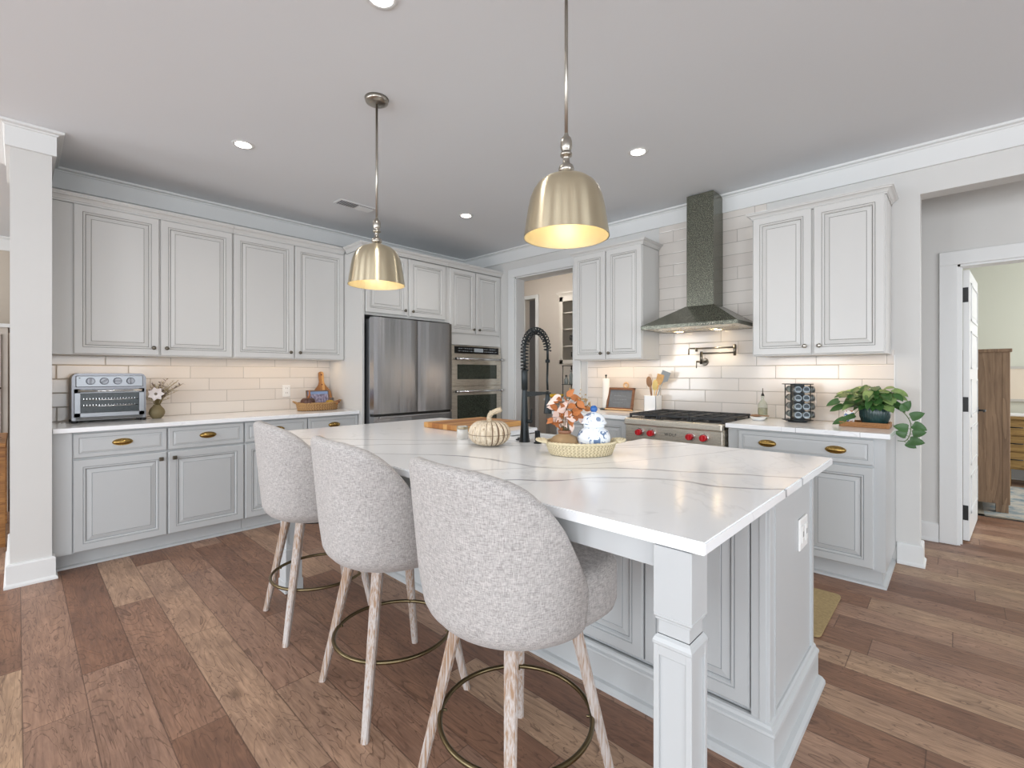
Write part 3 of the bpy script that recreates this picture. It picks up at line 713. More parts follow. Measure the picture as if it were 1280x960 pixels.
def leg(cx, cy, s=.0425):
    b = new(); f = s/.0425
    def q(h, z0, z1, bev=.0015): box(b, cx-h, cx+h, cy-h, cy+h, z0, z1, bev)
    q(s, .735, .884); q(s*1.02, .728, .738, .003); q(s*.93, .722, .73)
    q(s*.82, .690, .725)
    rings = [(s*.84,.690), (s*.95,.684), (s*1.03,.676), (s*1.03,.670), (s,.668)]
    prev = None
    for h, z in rings:
        r = [b.verts.new(p) for p in ((cx-h,cy-h,z), (cx+h,cy-h,z), (cx+h,cy+h,z), (cx-h,cy+h,z))]
        if prev:
            for i in range(4): b.faces.new((prev[i], prev[(i+1)%4], r[(i+1)%4], r[i]))
        prev = r
    # lower post with recessed panels on the four faces
    top, bot = .670, .250
    q(s-.006, bot+.01, top-.01, 0)
    fr = .013
    for a, c in ((-1,-1), (1,-1), (1,1), (-1,1)):
        xa, xb = sorted((cx+a*s, cx+a*(s-fr))); ya, yb_ = sorted((cy+c*s, cy+c*(s-fr))); box(b, xa, xb, ya, yb_, bot, top, .0012)
    for z0, z1 in ((top-.024, top-.0005), (bot+.0005, bot+.03)): q(s-.0009, z0, z1)
    q(s*1.14, .236, .252, .003); q(s*1.08, .06, .24); q(s*1.22, .0, .07, .004); 
    return obj('leg', b, PAINTL, t)
leg(-.4425, 1.0030); leg(-2.825, 1.100)
bm = new(); box(bm, BX1-.006, BX1+.003, 2.020, 2.140, .590, .708, .003); op = obj('outlet_plate', bm, WHITEP, t, 'white plastic outlet plate')
for yy in (2.052, 2.108):
    bm = new(); box(bm, BX1+.003, BX1+.007, yy-.017, yy+.017, .616, .682, .002); obj('socket', bm, WHITEP, op)
bm = new()
for yy in (2.052, 2.108): box(bm, BX1+.0068, BX1+.0075, yy-.006, yy-.003, .640, .660); box(bm, BX1+.0068, BX1+.0075, yy+.003, yy+.006, .640, .660)
obj('socket_slots', bm, STEELD, op)
# countertop with sink cut-out
bm = new()
prism(bm, [(IX0,IY0), (IX1,IY0), (IX1,IY1), (SX1,IY1), (SX1,SY0), (SX0,SY0), (SX0,IY1), (IX0,IY1)], .886, .914, bev=.003)
tag(obj('countertop', bm, QUARTZ), 'large white grey-veined quartz countertop of the kitchen island', 'countertop')
# sink
FIRE = mat('fireclay', '#dfe0df', .12)
t = thing('apron_sink', 'white apron front sink set into the far edge of the island', 'sink', ((SX0+SX1)/2, 2.09, .64))
bm = new(); sx0, sx1, sy0, sy1, zb_, zt_ = SX0-.012, SX1+.012, SY0-.012, 2.315, .645, .880
box(bm, sx0, sx1, sy0, sy1, zb_, zb_+.02, .004); box(bm, sx0, sx0+.022, sy0, sy1, zb_, zt_, .004); box(bm, sx1-.022, sx1, sy0, sy1, zb_, zt_, .004)
box(bm, sx0, sx1, sy0, sy0+.022, zb_, zt_, .004); box(bm, sx0, sx1, sy1-.03, sy1, zb_, zt_, .008, seg=2); obj('basin', bm, FIRE, t)
bm = new(); lathe(bm, [(.045,0), (.045,.004), (.030,.005), (.028,.001), (.002,.001)], (-1.587,2.09,zb_+.019), 24); obj('drain', bm, CHROME, t)
# faucet
fx, fy = -1.593, 1.770
t = thing('spring_faucet', 'tall matte black spring neck faucet standing on the island', 'faucet', (fx, fy, .914))
bm = new(); lathe(bm, [(.0285,0), (.0285,.004), (.026,.010), (.0225,.035), (.0185,.10), (.0155,.19), (.0135,.26), (.0135,.264), (.016,.266), (.0165,.36), (.0150,.363), (.012,.365)], (fx,fy,.914), 28); obj('body', bm, BLACKM, t)
# the neck lies in a vertical plane that runs towards the sink and the range
dv = Vector((-.052, .998, 0)).normalized()
def fp(r, z): return Vector((fx, fy, 0)) + dv*r + Vector((0,0,z))
path = [fp(0, 1.275), fp(0, 1.33), fp(0, 1.375)]
R_ = .0985
for i in range(1, 24):
    a = PI - PI*i/24; path.append(fp(R_ + R_*math.cos(a), 1.378 + .105*math.sin(a)))
path += [fp(2*R_, 1.38), fp(2*R_, 1.33)]
bm = new(); tube(bm, path, .0065, 10); obj('hose', bm, BLACKM, t)
def resample(P, n):
    L = [0]
    for a, b in zip(P, P[1:]): L.append(L[-1] + (b-a).length)
    out = []
    for i in range(n+1):
        d = L[-1]*i/n; k = 0
        while k < len(L)-2 and L[k+1] < d: k += 1
        s = (d-L[k])/max(L[k+1]-L[k], 1e-9); out.append((P[k].lerp(P[k+1], s), (P[k+1]-P[k]).normalized()))
    return out
def coil(bm, P, R, r, turns, n=6, spt=12):
    S = resample(P, turns*spt); pts = []; side = Vector((dv.y, -dv.x, 0))
    for i, (p, d) in enumerate(S):
        a = 2*PI*i/spt; nn = d.cross(side).normalized(); pts.append(p + side*(R*math.cos(a)) + nn*(R*math.sin(a)))
    tube(bm, pts, r, n)
bm = new(); coil(bm, path[:-1], .0185, .0031, 25); obj('spring', bm, BLACKM, t)
e = fp(2*R_, 0)
bm = new(); tube(bm, [fp(2*R_,1.335), fp(2*R_,1.318)], .0125, 14); tube(bm, [fp(2*R_,1.32), fp(2*R_-.004,1.22), fp(2*R_,1.17)], .006, 10)
lathe(bm, [(.0215,0), (.0215,.004), (.0170,.05), (.0125,.085), (.011,.10), (.0085,.12)], (e.x,e.y,1.045), 20); obj('spray_head', bm, BLACKM, t)
sd = Vector((dv.y,-dv.x,0))
def box_arm(bm):
    g = new(); prism(g, [(.010,-.014), (2*R_-.014,-.007), (2*R_-.014,.007), (.010,.014)], -.004, .004, bev=.001)
    merge(bm, g, 0, Matrix.Translation(Vector((fx,fy,1.155))) @ Matrix(((dv.x,0,sd.x,0), (dv.y,0,sd.y,0), (0,1,0,0), (0,0,0,1))))
bm = new()
ring = [Vector((e.x,e.y,1.155)) + Vector((math.cos(a)*.0165, math.sin(a)*.0165, 0)) for a in [2*PI*i/16 for i in range(16)]]
tube(bm, ring, .0042, 8, closed=True); box_arm(bm); obj('docking_arm', bm, BLACKM, t)
bm = new(); q = Vector((fx,fy,0)); cyl(bm, q+sd*.012+Vector((0,0,1.02)), q+sd*.045+Vector((0,0,1.02)), .009, n=12); cyl(bm, q+sd*.040+Vector((0,0,1.02)), q+sd*.048+Vector((0,0,1.085)), .0035, .003, n=8); obj('lever', bm, BLACKM, t)
bm = new(); lathe(bm, [(.020,0), (.020,.004), (.012,.008), (.012,.012), (.0135,.014), (.0135,.052), (.014,.054), (.014,.062), (.004,.063)], (-1.512,1.776,.914), 20)
tag(obj('soap_dispenser', bm, BLACKM), 'small black soap dispenser standing right of the tall faucet', 'soap dispenser')
bm = new(); lathe(bm, [(.020,0), (.020,.005), (.012,.008), (.010,.012), (.002,.0125)], (-1.655,1.80,.914), 20)
tag(obj('air_switch', bm, BLACKM), 'low black round button in the countertop left of the faucet', 'button')

# ------------------------------------------------------------ counter stools
def stool():
    t = thing('counter_stool', '', 'stool', (0,0,0), 0, 'grey fabric counter stools along the island')
    # barrel shell: angle phi measured from the back (-Y)
    NP, NS = 48, 18; PH = math.radians(97)
    def top(phi):
        a = abs(phi)
        T = [(0,1.0), (14,1.0), (28,.997), (38,.986), (46,.974), (54,.950), (62,.914), (72,.856), (82,.775), (90,.710), (98,.650)]
        d = math.degrees(a)
        for (a0, z0), (a1, z1) in zip(T, T[1:]):
            if d <= a1: return z0 + (z1-z0)*(d-a0)/(a1-a0)
        return .668
    def outer(phi, s):
        zb, zt = .524, top(phi)
        if s < .36:                       # tucked-under base
            a = s/.36*PI/2; r = .12 + .150*math.sin(a); z = zb + .085*(1-math.cos(a)) 
        else:
            u = (s-.36)/.64; z0 = zb+.085; z = z0 + (zt-z0)*u; r = .270 + .036*min((z-z0)/.40, 1)
        return r, z
    def P(phi, s, off=0):
        r, z = outer(phi, s); r -= off
        e = 2.55; c, sn = math.cos(phi), math.sin(phi); k = (abs(c)**e + abs(sn)**e)**(-1/e)
        k = 1 + (k-1)*min(1, max(0, (s-.1)/.4))
        return Vector((r*k*sn, -r*k*c*.98, z))
    b = new(); O = []; I = []
    TH = .048
    for i in range(NP+1):
        phi = -PH + 2*PH*i/NP; ro = []; ri = []
        ee = min(1, (PH-abs(phi))/math.radians(10)); edge = math.sqrt(max(0, 1-(1-ee)**2))
        for j in range(NS+1): ro.append(P(phi, j/NS, TH*.5*(1-edge)))
        for j in range(6, NS+1): ri.append(P(phi, j/NS, TH - TH*.5*(1-edge)))
        # rounded top lip
        a_, c_ = ro[-1], ri[-1]; mid = (a_+c_)/2; hw = (a_-c_).length/2; dr = (a_-c_).normalized()
        lip = [mid + dr*(hw*math.cos(q)) + Vector((0,0,hw*.85*math.sin(q))) for q in [PI*k/7 for k in range(1, 7)]]
        cen = Vector((0,0,ri[0].z)); 
        O.append([b.verts.new(v) for v in ro + lip + ri[::-1]])
    m = len(O[0])
    for A, B in zip(O, O[1:]):
        for j in range(m-1):
            f = b.faces.new((A[j], B[j], B[j+1], A[j+1])); f.smooth = True
    for A in (O[0], O[-1]):
        f = b.faces.new(A)
    lathe(b, [(.005,.525), (.16,.5255), (.215,.548), (.218,.60)], n=40, cap=False)
    sh = obj('backrest', b, FABRIC, t, local=True)
    b = new(); seam = [P(-PH*.90 + 2*PH*.90*i/60, 1, .004) + Vector((0,0,-.012)) for i in range(61)]
    seam = [v*1.0 for v in seam]; tube(b, seam, .0022, 6); obj('piping', b, FABRIC, sh, local=True)
    # seat cushion
    b = new(); prof = [(.001,.548), (.20,.548), (.226,.556), (.233,.580), (.233,.672), (.226,.690), (.205,.702), (.10,.712), (.001,.714)]
    n = 48; rings = []
    for r, z in prof:
        ring = []
        for i in range(n):
            a = 2*PI*i/n; c, s_ = math.cos(a), math.sin(a); k = (abs(c)**3.2 + abs(s_)**3.2)**(-1/3.2)
            ring.append(b.verts.new((r*k*c*.98, r*k*s_*.98 + .072, z)))
        rings.append(ring)
    for A, B in zip(rings, rings[1:]):
        for i in range(n):
            f = b.faces.new((A[i], A[(i+1)%n], B[(i+1)%n], B[i])); f.smooth = True
    b.faces.new(rings[0][::-1]); b.faces.new(rings[-1])
    obj('seat', b, FABRIC, t, local=True)
    b = new(); lathe(b, [(.11,.505), (.12,.509), (.12,.527)], n=32); obj('swivel_plate', b, BLACKM, t, local=True)
    for sx in (-1, 1):
        for sy in (-1, 1):
            b = new(); p1 = Vector((sx*.212, sy*.212, 0)); p0 = Vector((sx*.118, sy*.122, .535)); N = 3
            prev = None
            for k in range(N+1):
                s = k/N; p = p1.lerp(p0, s); h = .0125 + (.0195-.0125)*s
                d = Vector((sx, sy, 0)).normalized(); e_ = Vector((-d.y, d.x, 0))
                ring = [b.verts.new(p + d*(h*u) + e_*(h*v)) for u, v in ((-1,-.6),(-.6,-1),(.6,-1),(1,-.6),(1,.6),(.6,1),(-.6,1),(-1,.6))]
                if prev:
                    for i in range(8): b.faces.new((prev[i], prev[(i+1)%8], ring[(i+1)%8], ring[i]))
                else: b.faces.new(ring[::-1])
                prev = ring
            b.faces.new(prev)
            obj('leg', b, LEGM, t, local=True)
    b = new(); tube(b, [(.229*math.cos(2*PI*i/64), .229*math.sin(2*PI*i/64), .228) for i in range(64)], .0075, 10, closed=True)
    for sx in (-1, 1):
        for sy in (-1, 1): cyl(b, (sx*.150, sy*.150, .228), (sx*.163, sy*.163, .228), .004, n=8)
    obj('footrest_ring', b, mat('aged_brass_ring', '#75694f', .3, 1), t, local=True)
    return t
s0 = stool()
s0.location = (-.974, 1.043, 0); s0.rotation_euler = (0,0,math.radians(-5)); s0['label'] = 'grey fabric swivel counter stool nearest the camera, closest to the island corner'
dup(s0, (-1.657, 1.050, 0), math.radians(-6), 'grey fabric swivel counter stool in the middle of the row of three')
dup(s0, (-2.432, 1.092, 0), math.radians(-8), 'grey fabric swivel counter stool farthest from the camera, at the far end of the island')

# ------------------------------------------------------------ pendants, downlights, vent
def pendant(x, y, label):
    t = thing('pendant_lamp', label, 'pendant lamp', (x, y, ZC), 0, 'dome pendants over the island'); zr = 1.735
    b = new(); lathe(b, [(.002,ZC-.030), (.040,ZC-.029), (.058,ZC-.020), (.0635,ZC-.001)], (x,y,0), 36); obj('canopy', b, NICKEL, t)
    b = new(); cyl(b, (x,y,2.08), (x,y,ZC-.025), .0062, n=14); obj('rod', b, NICKEL, t)
    b = new(); lathe(b, [(.015,1.945), (.014,1.952), (.016,1.957), (.0255,1.966), (.0275,1.975), (.024,1.986), (.014,1.993), (.0125,1.998), (.0115,2.010), (.0125,2.018), (.0205,2.021), (.0215,2.026), (.020,2.031), (.013,2.034),
                   (.017,2.040), (.0205,2.052), (.0205,2.070), (.017,2.083), (.010,2.090), (.0065,2.10)], (x,y,0), 28); obj('finial', b, NICKEL, t)
    pr = [(.020,1.950), (.048,1.949), (.056,1.945), (.080,1.936), (.101,1.920), (.116,1.898), (.126,1.872), (.134,1.835), (.141,1.790), (.147,1.750), (.1495,zr)]
    b = new(); n = 56
    lathe(b, pr, (x,y,0), n, cap=False); lathe(b, [(.1495,zr), (.1465,zr+.0005), (.1465,zr+.001)], (x,y,0), n, cap=False)
    lathe(b, [(max(r-.003, .001), z-.003 if z > zr+.01 else z+.001) for r, z in pr], (x,y,0), n, mi=1, cap=False)
    s = obj('shade', b, [BRASS, SHADE_IN], t)
    b = new(); lathe(b, [(.018,1.90), (.018,1.946)], (x,y,0), 20); lathe(b, [(.003,1.812), (.018,1.818), (.028,1.835), (.030,1.850), (.024,1.875), (.015,1.90)], (x,y,0), 20, mi=1); obj('bulb', b, [NICKEL, BULB], t)
    light('pendant_light', 'POINT', (x, y, 1.795), 1.0, (1, .90, .72), radius=.03)
    return t
pendant(-2.272, 1.334, 'brass dome pendant lamp hanging over the far end of the island')
pendant(-.996, 1.325, 'brass dome pendant lamp hanging nearest the camera over the island')
k = 0
for (x, y, lab) in ((-3.348, 1.004, 'round recessed ceiling light above the left wall cabinets'), (-1.548, 2.85, 'round recessed ceiling light in front of the range hood'),
                    (-3.336, 2.889, 'round recessed ceiling light in front of the refrigerator'), (-1.645, .985, 'round recessed ceiling light at the top edge between the two pendants')):
    t = thing('recessed_light', lab, 'ceiling light', (x, y, ZC), 0, 'recessed ceiling lights')
    b = new(); lathe(b, [(.066,ZC-.0015), (.064,ZC-.004), (.048,ZC-.005), (.046,ZC-.003)], (x,y,0), 36, cap=False); lathe(b, [(.066,ZC-.0015), (.046,ZC-.0015)], (x,y,0), 36, cap=False); obj('trim_ring', b, TRIM, t)
    b = new(); lathe(b, [(.046,ZC-.004), (.045,ZC-.0015)], (x,y,0), 32); obj('lens', b, CANL, t)
    light('downlight', 'SPOT', (x, y, ZC-.02), 19, (1, .96, .91), spot=2.5, blend=.9, radius=.06)
t = thing('ceiling_vent', 'white louvred air vent in the ceiling before the wall cabinets', 'vent', (-3.84, 2.045, ZC))
bm = new(); box(bm, -3.905, -3.775, 1.875, 2.215, ZC-.008, ZC-.0005, .003); obj('vent_frame', bm, TRIM, t)
bm = new(); box(bm, -3.89, -3.79, 1.895, 2.195, ZC-.0095, ZC-.008); obj('duct_opening', bm, mat('vent_dark', '#77757a', .7), t)
for i in range(15):
    bm = new(); box(bm, -3.89, -3.79, -.0085, .0085, -.0010, .0010); xf(bm, Matrix.Translation((0, 1.905+.02*i, ZC-.014)) @ Matrix.Rotation(math.radians(40 if i < 8 else -40), 4, 'X')); obj('louvre', bm, TRIM, t)

# ------------------------------------------------------------ things on the left counter
t = thing('toaster_oven', 'silver toaster oven with four dials on the left counter', 'toaster oven', (-4.55, .458, .914))
tx, a, b_, z0, z1 = -4.435, .258, .668, .932, 1.262
bm = new(); prism(bm, [(a,z0), (b_,z0), (b_,z1-.03), (b_-.012,z1-.008), (b_-.03,z1), (a+.03,z1), (a+.012,z1-.008), (a,z1-.03)], 0, .235, bev=.003)
xf(bm, FB(0, 0, tx-.235)); TS = mat('toaster_shell', '#77777a', .3, 1); TF = mat('toaster_face', '#8d8f92', .32, 1); obj('shell', bm, TS, t)
bm = new(); box(bm, tx, tx+.008, a+.02, b_-.02, 1.165, 1.245, .004, seg=2); pnl = obj('control_panel', bm, TF, t)
for i in range(4):
    yy = a + .097 + .0735*i; bm = new(); cyl(bm, (tx+.008,yy,1.207), (tx+.020,yy,1.207), .0255, .0235, n=28)
    lathe_ = None; kn = obj('dial', bm, mat('dial_ring', '#55565a', .3, .9) if i == 0 else bpy.data.materials['dial_ring'], pnl)
    bm = new(); cyl(bm, (tx+.0195,yy,1.207), (tx+.023,yy,1.207), .019, n=24)
    g = new(); box(g, tx+.022, tx+.034, -.0045, .0045, -.017, .017, .002); xf(g, Matrix.Translation((0,yy,1.207)) @ Matrix.Rotation([0, -.9, PI/2, .05][i], 4, 'X')); merge(bm, g); obj('grip', bm, TS, kn)
bm = new(); box(bm, tx+.008, tx+.0085, a+.036, a+.044, 1.226, 1.232); obj('indicator_lamp', bm, BLACK, pnl)
bm = new(); Z0, Z1 = .955, 1.152
for q in ((a+.012,b_-.012,Z1-.030,Z1), (a+.012,b_-.012,Z0,Z0+.030), (a+.012,a+.045,Z0,Z1), (b_-.045,b_-.012,Z0,Z1)): box(bm, tx, tx+.014, q[0], q[1], q[2], q[3], .002)
dd = obj('glass_door', bm, TF, t)
bm = new(); box(bm, tx+.003, tx+.006, a+.044, b_-.044, Z0+.028, Z1-.028); obj('pane', bm, mat('toaster_glass', '#2c3639', .25, 0, var=.6, vscale=50), dd)
bm = new(); cyl(bm, (tx+.034,a+.03,Z1-.014), (tx+.034,b_-.03,Z1-.014), .0085, n=12)
for yy in (a+.04, b_-.04): cyl(bm, (tx+.012,yy,Z1-.014), (tx+.034,yy,Z1-.014), .006, n=8)
obj('handle', bm, CHROME, dd)
bm = new()
for zz in (1.03, 1.075):
    cyl(bm, (tx+.0065,a+.05,zz), (tx+.0065,b_-.05,zz), .0035, n=8)
    for i in range(18): box(bm, tx+.0055, tx+.0075, a+.06+i*.0165, a+.062+i*.0165, zz, zz+.012)
obj('rack', bm, CHROME, t)
bm = new(); box(bm, tx-.01, tx+.004, a+.02, b_-.02, .934, .953); obj('crumb_tray', bm, mat('tray_dark', '#5d5c5a', .4, .8), t)
for yy in (a+.015, b_-.015):
    for xx in (tx-.02, tx-.20):
        bm = new(); lathe(bm, [(.018,0), (.020,.01), (.016,.020)], (xx,yy,.914), 16); obj('foot', bm, BLACK, t)
rnd = random.Random(5)
def leaf_bm(bm, base, d, up, L, W, mi=0, curl=.15, n=6, fold=.12):
    """a pointed leaf with midrib fold and droop"""
    d = Vector(d).normalized(); up = Vector(up); up = (up - d*up.dot(d)).normalized(); s = d.cross(up)
    rows = []
    for i in range(n+1):
        u = i/n; w_ = W*math.sin(PI*min(u*1.02, 1)**.75)*(1-.25*u) if 0 < i < n else .0006
        c = Vector(base) + d*(L*u) - up*(curl*L*u*u)
        rows.append([bm.verts.new(c + s*(w_*k) + up*(fold*W*abs(k) + .0)) for k in (-1, -.5, 0, .5, 1)])
    for A, B in zip(rows, rows[1:]):
        for k in range(4):
            f = bm.faces.new((A[k], A[k+1], B[k+1], B[k])); f.smooth = True; f.material_index = mi
t = thing('bud_vase', 'small round olive ceramic vase beside the toaster oven', 'vase', (-4.50, .745, .914))
bm = new(); lathe(bm, [(.026,0), (.038,.010), (.050,.035), (.052,.050), (.046,.072), (.030,.092), (.024,.100), (.026,.106), (.020,.106), (.018,.095), (.012,.09)], (-4.50,.745,.914), 32); obj('body', bm, mat('olive_glaze', '#7d7050', .6, var=.12, vscale=40), t)
ft = thing('dried_flowers', 'dried bouquet with one cream poppy in the small olive vase', 'flowers', (-4.50, .745, 1.01))
c0 = Vector((-4.50, .745, 1.012)); bm = new(); bl = new(); bt = new()
for i in range(54):
    a_ = rnd.uniform(0, 2*PI); sp = rnd.uniform(.2, 1.0); yy = math.sin(a_)*.100*sp + (.035 if i % 3 == 0 else 0); xx = math.cos(a_)*.06*sp; zz = rnd.uniform(.07, .225)*(1.1-.35*sp)
    if i % 4 == 0: yy = rnd.uniform(.06, .17); zz = rnd.uniform(.09, .20); xx = rnd.uniform(-.03, .04)
    e = c0 + Vector((xx, yy, zz)); m_ = c0 + Vector((xx*.4, yy*.35, zz*.6)); tube(bm, [c0 - Vector((0,0,.03)), m_, e], .0012, 5)
    for j in range(7):
        s = .45 + .55*j/7; p = m_.lerp(e, max(0, (s-.4)/.6)); dr = Vector((rnd.uniform(-1,1), rnd.uniform(-1,1), rnd.uniform(.1,1.2)))
        if i % 3 == 0: leaf_bm(bl, p, dr, (0,0,1), rnd.uniform(.02,.034), .007, curl=.3)
        else:
            leaf_bm(bt, p, dr, (1,0,0), rnd.uniform(.012,.024), .0022, n=3)
obj('stems', bm, mat('dry_stem', '#8c7b52', .8), ft); obj('leaves', bl, mat('dusty_leaf', '#77676a', .8, var=.3, vscale=40), ft); obj('sprigs', bt, mat('pale_sprig', '#b8ab8c', .8), ft)
fc = c0 + Vector((.075, -.022, .095)); bm = new()
for lay, (nn, rr, tl) in enumerate(((7, .056, .15), (6, .044, .45))):
    for i in range(nn):
        a_ = 2*PI*i/nn + lay*.4; dr = Vector((tl, math.cos(a_), math.sin(a_))); leaf_bm(bm, fc + Vector((.004*lay,0,0)), dr, (1,0,0), rr, rr*.46, curl=-.12, n=5)
pf = obj('poppy_flower', bm, mat('cream_petal', '#efe7e4', .7), ft, 'cream poppy flower head')
bm = new(); ball(bm, fc + Vector((.012,0,0)), .010, 8); obj('flower_center', bm, mat('poppy_eye', '#7b7466', .8), pf)
bm = new(); tube(bm, [c0, c0+Vector((.02,-.01,.05)), fc], .0018, 6); obj('poppy_stem', bm, bpy.data.materials['dry_stem'], ft)

def weave(bm, c, rx, ry, flare, h, rows, cols, amp, th=.004, ex=2.0, mi=0):
    """woven wall: displaced grid; rx, ry at the rim, base scaled by flare"""
    nu, nv = cols*3, rows*3; G = []
    for j in range(nv+1):
        v = j/nv; sc_ = flare + (1-flare)*v**.8; row = []
        for i in range(nu):
            a = 2*PI*i/nu; cc, ss = math.cos(a), math.sin(a); k = (abs(cc)**ex + abs(ss)**ex)**(-1/ex)
            ru = math.sin(PI*cols*i/nu*1.0); par = 1 if (int(j*rows/nv)) % 2 else 0
            bp_ = abs(math.sin(PI*cols*i/nu + par*PI/2)) * abs(math.sin(PI*rows*v))
            o = amp*bp_
            row.append(bm.verts.new((c[0] + (rx*sc_+o)*k*cc, c[1] + (ry*sc_+o)*k*ss, c[2] + h*v)))
        G.append(row)
    def dk(i, j): return 1 if ((i + (1 if (j//3) % 2 else 0)) % 3 == 0 and j % 3 != 1) else 0
    for j_, (A, B) in enumerate(zip(G, G[1:])):
        for i in range(nu):
            f = bm.faces.new((A[i], A[(i+1)%nu], B[(i+1)%nu], B[i])); f.smooth = True; f.material_index = dk(i, j_)
    inn = []
    for j, v in ((1, 1.0), (0, .12)):
        sc_ = flare + (1-flare)*v**.8
        inn.append([bm.verts.new((c[0] + (rx*sc_-th)*math.cos(2*PI*i/nu)*((abs(math.cos(2*PI*i/nu))**ex+abs(math.sin(2*PI*i/nu))**ex)**(-1/ex)), c[1] + (ry*sc_-th)*math.sin(2*PI*i/nu)*((abs(math.cos(2*PI*i/nu))**ex+abs(math.sin(2*PI*i/nu))**ex)**(-1/ex)), c[2] + h*v)) for i in range(nu)])
    for A, B in ((G[-1], inn[0]), (inn[0], inn[1])):
        for i in range(nu): bm.faces.new((A[i], A[(i+1)%nu], B[(i+1)%nu], B[i]))
    bm.faces.new(inn[1]); bm.faces.new(G[0][::-1])
def braid(bm, pts, R, r, n=7, closed=False):
    for ph in (0, 2*PI/3, 4*PI/3):
        P_ = [Vector(p) for p in pts]; out = []; m_ = len(P_)
        for i, p in enumerate(P_):
            d = (P_[(i+1) % m_] - P_[i-1]) if closed else (P_[min(i+1, m_-1)] - P_[max(i-1, 0)])
            u, v = frame_from(d); a = ph + i*.9; out.append(p + u*(R*math.cos(a)) + v*(R*math.sin(a)))
        tube(bm, out, r, n, closed=closed)
SEAG = mat('seagrass', '#b08a5c', .8, var=.35, vscale=90); SEAL = mat('pale_seagrass', '#dccfae', .8, var=.22, vscale=120)
t = thing('wicker_basket', 'brown oval wicker basket on the left counter holding decor', 'basket', (-4.44, 1.973, .916))
bc = (-4.43, 1.973, .916); bm = new(); weave(bm, bc, .105, .195, .93, .066, 5, 48, .008); obj('body', bm, [SEAG, mat('seagrass_gap', '#6f4d2e', .9)], t)
bm = new(); braid(bm, [(bc[0]+.106*math.cos(2*PI*i/90), bc[1]+.197*math.sin(2*PI*i/90), bc[2]+.068) for i in range(90)], .004, .005, closed=True); obj('rim', bm, SEAG, t)
for sg in (-1, 1):
    bm = new(); braid(bm, [(bc[0]+.035*math.cos(q), bc[1]+sg*(.196+.030*math.sin(q)), bc[2]+.070+.018*math.sin(q)) for q in [PI*i/16 for i in range(17)]], .003, .0035); obj('handle', bm, SEAG, t)
# contents
bm = new(); GB = (-4.40,1.868,.962)
for k in range(8):
    a_ = 2*PI*k/8; g = new(); ball(g, (0,0,0), .037, 8, sz=.95); merge(bm, g, 0, Matrix.Translation((GB[0]+.030*math.cos(a_), GB[1]+.030*math.sin(a_), GB[2]+.036)) @ Matrix.Diagonal((1,1,1.05,1)))
t = thing('dark_gourd', 'dark brown ribbed gourd with tall stem in the wicker basket', 'gourd', GB)
obj('gourd_body', bm, mat('dark_gourd_skin', '#54342a', .35, var=.3, vscale=25), t)
bm = new(); tube(bm, [(GB[0],GB[1],GB[2]+.055), (GB[0]+.002,GB[1]+.014,GB[2]+.10), (GB[0]+.002,GB[1]+.012,GB[2]+.145)], [.013,.009,.008], 10); obj('stem', bm, mat('copper_wood', '#a8683c', .4), t)
t = thing('picture_frame', 'small framed lavender field photo in the wicker basket', 'picture frame', (-4.40, 1.985, .93))
F = Matrix.Translation((-4.445,1.985,.955)) @ Matrix.Rotation(math.radians(-10), 4, 'Y') @ Matrix.Scale(1.30, 4)
bm = new()
for q in ((-.085,.085,.105,.113), (-.085,.085,0,.008), (-.085,-.077,0,.113), (.077,.085,0,.113)): box(bm, 0, .012, q[0], q[1], q[2], q[3], .001)
xf(bm, F); obj('frame', bm, mat('thin_wood_frame', '#7c6350', .5), t)
def lav():
    s = NT('lavender_photo'); v = s.n('ShaderNodeSeparateXYZ', i_0=s.obj()); n = s.noise(s.mapping(s.obj(), (1, 1, .4)), 90, 3, .7)
    a_ = s.ramp(n.outputs[0], [(.3, '#4d4348'), (.5, '#8f86a0'), (.7, '#cfc7d6')])
    sky = s.math('GREATER_THAN', v.outputs[2], .135); s.set(Base_Color=s.mix(sky, a_, hexc('#8fa6cc')), Roughness=.3); return s.m
bm = new(); box(bm, .002, .006, -.078, .078, .007, .106); xf(bm, F); obj('photo', bm, lav(), t)
for nm, pos, r, col, lab, sz in (('brass_gourd', (-4.385,2.070,.985), .034, '#b9973f', 'shiny golden gourd at the front of the wicker basket', 1.0), ('small_pumpkin', (-4.385,2.122,.975), .024, '#c7702d', 'small orange pumpkin in the wicker basket beside the golden gourd', .8),
                             ('berry_cluster', (-4.40,2.158,.985), .018, '#5c2025', 'dark red berry cluster at the right end of the wicker basket', .9)):
    t = thing(nm, lab, 'decoration', pos); bm = new()
    for k in range(7):
        a_ = 2*PI*k/7; g = new(); ball(g, (0,0,0), r*.62, 7, sz=1.1*sz); merge(bm, g, 0, Matrix.Translation((pos[0]+r*.5*math.cos(a_), pos[1]+r*.5*math.sin(a_), pos[2])))
    obj('fruit', bm, mat(nm+'_skin', col, .3, .6 if 'brass' in nm else 0, var=.2, vscale=60), t)
    bm = new(); cyl(bm, (pos[0],pos[1],pos[2]+r*.4), (pos[0],pos[1]+.004,pos[2]+r*1.15), .0035, .002, n=8); obj('stem', bm, bpy.data.materials['copper_wood'], t)
bm = new(); box(bm, -4.50, -4.47, 2.09, 2.155, .934, 1.025, .003)
tag(obj('wood_block', bm, wood('grey_wood', '#57504a', '#7d746b', 2, 'Z')), 'small dark wooden block standing at the back of the wicker basket', 'decoration')
